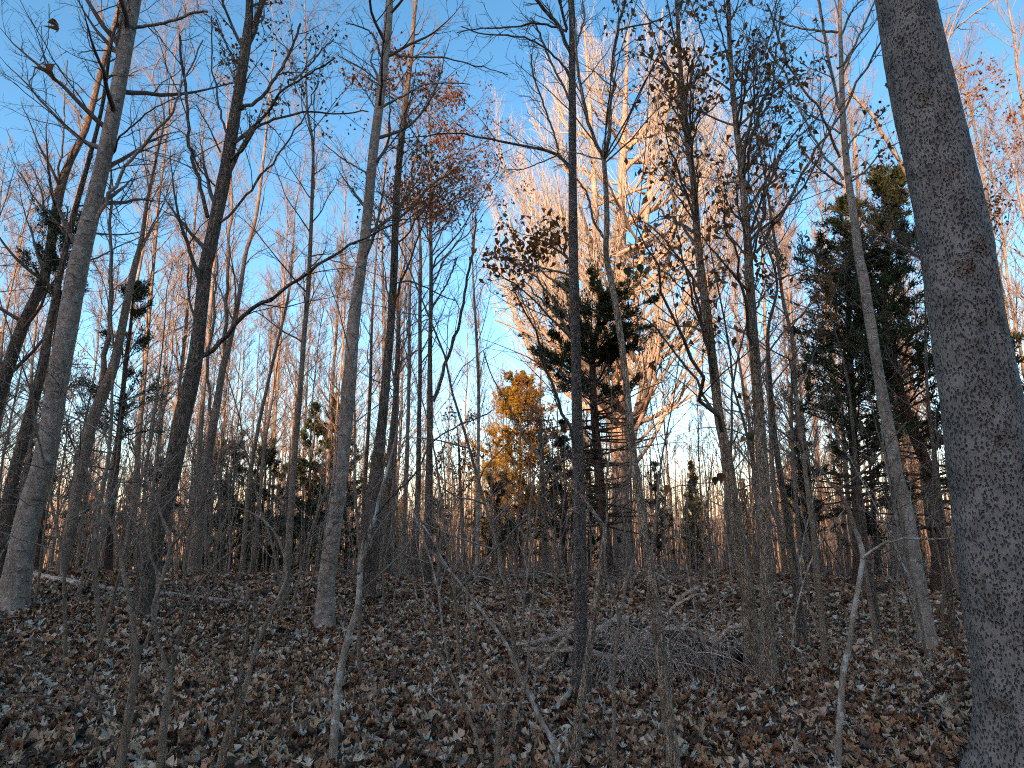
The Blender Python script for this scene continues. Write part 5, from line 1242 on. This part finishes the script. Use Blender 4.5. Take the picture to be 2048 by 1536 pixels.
def stump(label, u, v, r, h, seed, mat):
    rng = np.random.default_rng(seed)
    c = on_ground(u, v); c[2] = float(ground_z(c[0], c[1]))
    sides, th = 24, np.arange(24) * 2 * math.pi / 24
    prof = [(-0.1, 1.5), (0.02, 1.35), (0.3, 1.1), (0.7, 1.0), (1.0, 0.97), (0.93, 0.7), (0.85, 0.3)]
    jag = 1 + 0.28 * rng.random(sides); lob = 1 + 0.10 * np.cos(5 * th + 1) + 0.05 * rng.normal(0, 1, sides)
    v_ = []
    for k, (z_, q) in enumerate(prof):
        zz = h * z_ * (jag if z_ > 0.6 else 1)
        v_.append(np.stack([r * q * lob * np.cos(th), r * q * lob * np.sin(th), zz * np.ones(sides)], 1))
    v_ = np.vstack(v_ + [np.array([[0, 0, h * 0.8]])])
    i = (np.arange(len(prof) - 1) * sides)[:, None]; j = np.arange(sides)[None]; j2 = (j + 1) % sides
    q = np.stack([i + j, i + j2, i + sides + j2, i + sides + j], -1).reshape(-1, 4); m = (len(prof) - 1) * sides
    b = Buf(); b.add(v_, q, np.stack([np.arange(sides) + m, (np.arange(sides) + 1) % sides + m, np.full(sides, m + sides)], 1))
    tag(link('tree_stump', b.mesh('tree_stump', M[mat]), None, c), label, 'stump')
stump('low mossy stump on the leafy slope left of the scaly trunk', 921, 1204, 0.17, 0.20, 530, 'moss')
stump('small grey rotted stub on the slope close left of the scaly trunk', 1051, 1210, 0.07, 0.16, 531, 'rot')

# loose sticks
rng = np.random.default_rng(540)
stick_meshes = []
for k in range(4):
    P, Q = grow(rng, np.zeros((1, 3)), np.array([[1, 0, 0.0]]), np.array([0.7]), np.array([0.009]), np.array([0.004]), 9, 0.10, 0.0)
    P[..., 2] = P[..., 2] * 0.25 + 0.03
    b = Buf(); tubes(b, P, Q, 6)
    a = spawn(rng, P, Q, 3, 0.3, 0.9, 30, 60, 0.2, 0.4, 0.6); P2, Q2 = grow(rng, a[0], a[1], a[2], a[3], np.full(3, 0.002), 4, 0.12, 0.0); P2[..., 2] = np.abs(P2[..., 2]) * 0.5 + 0.02; tubes(b, P2, Q2, 4)
    stick_meshes.append(b.mesh('fallen_stick', M[('dead', 'rot')[k % 2]]))
for k in range(46):
    y = rng.uniform(5.2, 16); x = rng.uniform(-0.75, 0.75) * y
    o = link('fallen_stick', stick_meshes[k % 4], None, (x, y, float(ground_z(x, y)) + 0.015))
    o.rotation_euler = (0, 0, rng.random() * 6.28); sc = rng.uniform(0.5, 1.6); o.scale = (sc, sc, sc)
    t = zone(x, y)
    tag(o, 'broken stick on the leaf litter, ' + t.replace('behind', 'before').replace('beyond', 'before'), 'stick', 'loose sticks ' + t)

# ------------------------------------------------------------------ understorey: thin saplings, scrub along the crest
def small_sapling(seed, H, r, nb, mat='slim'):
    rng = np.random.default_rng(seed)
    n = 14
    P, Q = grow(rng, np.array([[0, 0, -0.05]]), np.array([[rng.normal(0, 0.12), rng.normal(0, 0.1), 1.0]]), np.array([H]), np.array([r]), np.array([0.0025]), n, 0.07, 0.03)
    tr = thing('sapling', '', 'sapling', (0, 0, 0))
    b = Buf(); tubes(b, P, Q, 7); link('stem', b.mesh('stem', M[mat]), tr)
    cb = Buf()
    a = spawn(rng, P, Q, nb, 0.2, 0.98, 35, 70, 0.2, 0.45, 0.6, lift=0.1); P1, Q1 = grow(rng, a[0], a[1], a[2], np.clip(a[3], 0.002, 0.008), np.full(nb, 0.0016), 8, 0.12, 0.0); tubes(cb, P1, Q1, 4)
    a = spawn(rng, P1, Q1, 6, 0.2, 1, 30, 65, 0.25, 0.5, 0.7); P2, Q2 = grow(rng, a[0], a[1], a[2], np.clip(a[3], 0.0015, 0.003), np.full(len(a[0]), 0.0012), 5, 0.14, 0.0); tubes(cb, P2, Q2, 3)
    link('twigs', cb.mesh('twigs', M['twig_pale']), tr)
    return tr
protos = [small_sapling(600, 2.6, 0.012, 12, 'lichen'), small_sapling(601, 3.6, 0.017, 14), small_sapling(602, 4.6, 0.022, 16), small_sapling(603, 1.8, 0.009, 9)]
rng = np.random.default_rng(610)
pu = [False] * 4
for k in range(128):
    y = 6.0 + 14 * rng.random() ** 1.0; u = rng.uniform(-40, 1890); x = (u - 1024) / FPX * y
    i = int(rng.integers(0, 4))
    loc = (x, y, float(ground_z(x, y))); rz = rng.random() * 6.28; sc = rng.uniform(0.75, 1.25)
    t = zone(x, y).replace('behind', 'before').replace('beyond', 'before')
    lab = ('thin bare sapling', 'slender twiggy sapling', 'tall thin twiggy sapling', 'short twiggy sapling')[i] + ' on the leafy floor ' + t
    grp = ('thin saplings ', 'slender saplings ', 'tall saplings ', 'short saplings ')[i] + t
    if not pu[i]:
        o = protos[i]; o.location = loc; o.rotation_euler = (0, 0, rz); o.scale = (sc, sc, sc); o['label'] = lab; o['group'] = grp; pu[i] = True
    else:
        copy_tree(protos[i], loc, rz, sc, lab, grp, tilt=(rng.normal(0, 0.12), rng.normal(0, 0.12)))

def thicket():
    """thin whips and pole shoots filling the falling ground behind the crest"""
    rng = np.random.default_rng(640)
    n = 1600
    y = 21 + 60 * rng.random(n) ** 1.3; u = rng.uniform(-150, 2200, n); x = (u - 1024) / FPX * y
    S = np.stack([x, y, ground_z(x, y) - 0.03], 1)
    P, Q = grow(rng, S, np.stack([rng.normal(0, 0.1, n), rng.normal(0, 0.1, n), np.ones(n)], 1), rng.uniform(2.0, 6.5, n), rng.uniform(0.012, 0.04, n), np.full(n, 0.005), 6, 0.05, 0.02)
    b = Buf(); tubes(b, P, Q, 4)
    a = spawn(rng, P, Q, 4, 0.25, 1, 30, 65, 0.15, 0.35, 0.5); P2, Q2 = grow(rng, a[0], a[1], a[2], np.clip(a[3], 0.005, 0.012), np.full(len(a[0]), 0.004), 3, 0.12, 0.02); tubes(b, P2, Q2, 3)
    o = link('undergrowth', b.mesh('undergrowth', M['wood_far'])); o['kind'] = 'stuff'; o['label'] = 'dense thicket of thin shoots on the slope beyond the crest'; o['category'] = 'undergrowth'
thicket()
def scrub():
    rng = np.random.default_rng(620)
    n = 1300
    y = 14.5 + 9 * rng.random(n) ** 0.7; u = rng.uniform(-100, 2150, n)
    keep = rng.random(n) < np.where(u > 1250, 1.0, np.where(u > 950, 0.5, 0.28)); y, u = y[keep], u[keep]; n = len(y)
    x = (u - 1024) / FPX * y
    S = np.stack([x, y, ground_z(x, y) - 0.02], 1)
    D = np.stack([rng.normal(0, 0.25, n), rng.normal(0, 0.25, n), np.ones(n)], 1)
    P, Q = grow(rng, S, D, rng.uniform(0.4, 1.5, n), rng.uniform(0.003, 0.007, n), np.full(n, 0.002), 6, 0.1, 0.0)
    b = Buf(); tubes(b, P, Q, 3)
    a = spawn(rng, P, Q, 4, 0.3, 1, 30, 60, 0.2, 0.45, 0.6); P2, Q2 = grow(rng, a[0], a[1], a[2], np.clip(a[3], 0.002, 0.004), np.full(len(a[0]), 0.0015), 3, 0.15, 0.0); tubes(b, P2, Q2, 3)
    o = link('undergrowth', b.mesh('undergrowth', M['twig'])); o['kind'] = 'stuff'; o['label'] = 'thin brown brushwood standing along the crest'; o['category'] = 'undergrowth'
scrub()

# ------------------------------------------------------------------ a green vine climbing past the oaks
def vine():
    d = 5.6
    s1 = traced([(1352, 1478, 3), (1344, 1350, 3), (1336, 1200, 3), (1330, 1080, 2.6), (1334, 985, 2.4), (1390, 968, 2), (1440, 958, 1.8), (1476, 900, 1.6), (1500, 876, 1.4)], d)
    s2 = traced([(1333, 990, 2.4), (1310, 860, 2.2), (1284, 700, 2.2), (1266, 560, 2), (1276, 440, 2), (1292, 280, 1.8), (1302, 110, 1.6), (1312, 70, 1.5), (1356, 8, 1.4)], d)
    g = float(ground_z(s1[0, 0], d)); s1[0, 2] = min(s1[0, 2], g)
    o = (s1[0, 0], d, g)
    tr = thing('climbing_vine', 'thin green-leaved vine climbing between the slender slanting tree and the left oak', 'vine', o)
    for s in (s1, s2):
        q = spline(s, 40); b = Buf(); tubes(b, q[None, :, :3], np.maximum(q[None, :, 3], 0.002), 5); link('stem', b.mesh('stem', M['twig'], o), tr)
    rng = np.random.default_rng(630)
    tms = [leaf_template(HEART, 0.42, 0.5, 0.5, 0.3), leaf_template(HEART, 0.45, -0.6, 0.8, -0.5)]
    for (u, v, sz, mt) in ((1253, 538, 0.09, 'green_leaf'), (1279, 531, 0.085, 'green_leaf'), (1236, 528, 0.06, 'green_leaf'), (1440, 948, 0.085, 'oak_leaf'), (1430, 955, 0.07, 'green_leaf'), (1498, 868, 0.075, 'green_leaf'), (1488, 874, 0.06, 'oak_leaf'),
                           (1335, 972, 0.07, 'oak_leaf'), (1302, 66, 0.07, 'oak_leaf'), (1300, 106, 0.10, 'green_leaf'), (1357, 4, 0.11, 'green_leaf'), (1450, 890, 0.05, 'oak_leaf')):
        p, _ = pix(u, v, d - 0.03)
        X = norm(np.array([[rng.normal(0, 0.35), rng.normal(-0.15, 0.2), -1.0]])); Y = norm(np.cross(X, np.array([[0.15, 1.0, 0.2]])))
        b = Buf(); scatter(b, tms[int(rng.integers(0, 2))], np.array([p]), X, Y, np.cross(X, Y), np.array([sz])); link('leaf', b.mesh('leaf', M[mt], o), tr)
vine()

# ------------------------------------------------------------------ leaf litter
def litter():
    rng = np.random.default_rng(700)
    detailed = [leaf_template(st, w, c, r, t, f, 0.5) for st, w, c, r, t, f in ((OAK, 0.34, 0.5, 0.6, 0.4, 0.2), (OAK, 0.36, -0.7, -0.8, 0.6, 0.3), (STAR, 0.42, 0.8, 0.9, -0.5, 0.1), (STAR, 0.40, -0.5, 1.3, 0.8, -0.3), (OAK, 0.30, 1.3, 1.6, -1.0, 0.2), (OVAL, 0.26, -0.9, 1.5, 0.4, 0.3))]
    coarse = [leaf_template([(0, 0.15), (0.35, 1.0), (0.62, 0.5), (1, 0.1)], w, c, r, t, f, 0.5) for w, c, r, t, f in ((0.36, 0.7, 0.8, 0.5, 0.2), (0.40, -0.8, -0.9, -0.6, 0.2), (0.32, 1.2, 1.4, 0.9, -0.2), (0.38, -0.5, 1.2, -0.8, 0.3))]
    tiny = [leaf_template([(0, 0.2), (0.45, 1.0), (1, 0.1)], w, c, r, t, 0.2, 0.5) for w, c, r, t in ((0.36, 0.9, 0.9, 0.6), (0.40, -0.9, -0.8, -0.6), (0.34, 1.2, 1.2, 1.0))]
    def band(y0, y1, per_m2, tm, lift, smin, smax, tilt, skip=0):
        area = 0.5 * (y1 ** 2 - y0 ** 2) * 1.7 + 1.8 * (y1 - y0)
        n = int(area * per_m2)
        y = np.sqrt(rng.uniform(y0 ** 2, y1 ** 2, n)); x = rng.uniform(-1, 1, n) * (0.85 * y + 0.9)
        z_ = ground_z(x, y) + np.abs(rng.normal(0, lift, n)) + 0.006
        X, Y, Zz = rot_basis(rng, n, tilt)
        return np.stack([x, y, z_], 1), X, Y, Zz, rng.uniform(smin, smax, n), rng.integers(0, len(tm), n)
    b = Buf()
    for (y0, y1, per, tm, lift, smin, smax, tilt) in ((3.6, 7.2, 450, detailed, 0.02, 0.05, 0.11, 0.42), (7.2, 12, 310, coarse, 0.022, 0.055, 0.12, 0.45), (12, 21, 130, tiny, 0.03, 0.09, 0.16, 0.5)):
        p, X, Y, Zz, s, pick = band(y0, y1, per, tm, lift, smin, smax, tilt)
        for k, t in enumerate(tm):
            m = pick == k; scatter(b, t, p[m], X[m], Y[m], Zz[m], s[m])
    o = link('fallen_leaves', b.mesh('fallen_leaves', M['litter'])); o['kind'] = 'stuff'; o['label'] = 'deep brown litter of fallen leaves covering the forest floor'; o['category'] = 'leaf litter'
    # the leaves that show largest, one by one
    ms = []
    for t in detailed:
        q = Buf(); q.add(t[0], t[1]); ms.append(q.mesh('leaf', M['litter']))
    from mathutils import Matrix
    for k in range(300):
        y = rng.uniform(4.25, 5.9); x = rng.uniform(-1, 1) * (0.79 * y)
        X, Y, Zz = rot_basis(rng, 1, 0.4); s = rng.uniform(0.08, 0.125)
        lo = link('leaf', ms[k % 6], ground)
        m = Matrix(((X[0, 0] * s, Y[0, 0] * s, Zz[0, 0] * s, x), (X[0, 1] * s, Y[0, 1] * s, Zz[0, 1] * s, y), (X[0, 2] * s, Y[0, 2] * s, Zz[0, 2] * s, float(ground_z(x, y)) + 0.035 + 0.012 * rng.random()), (0, 0, 0, 1)))
        lo.matrix_local = m
litter()
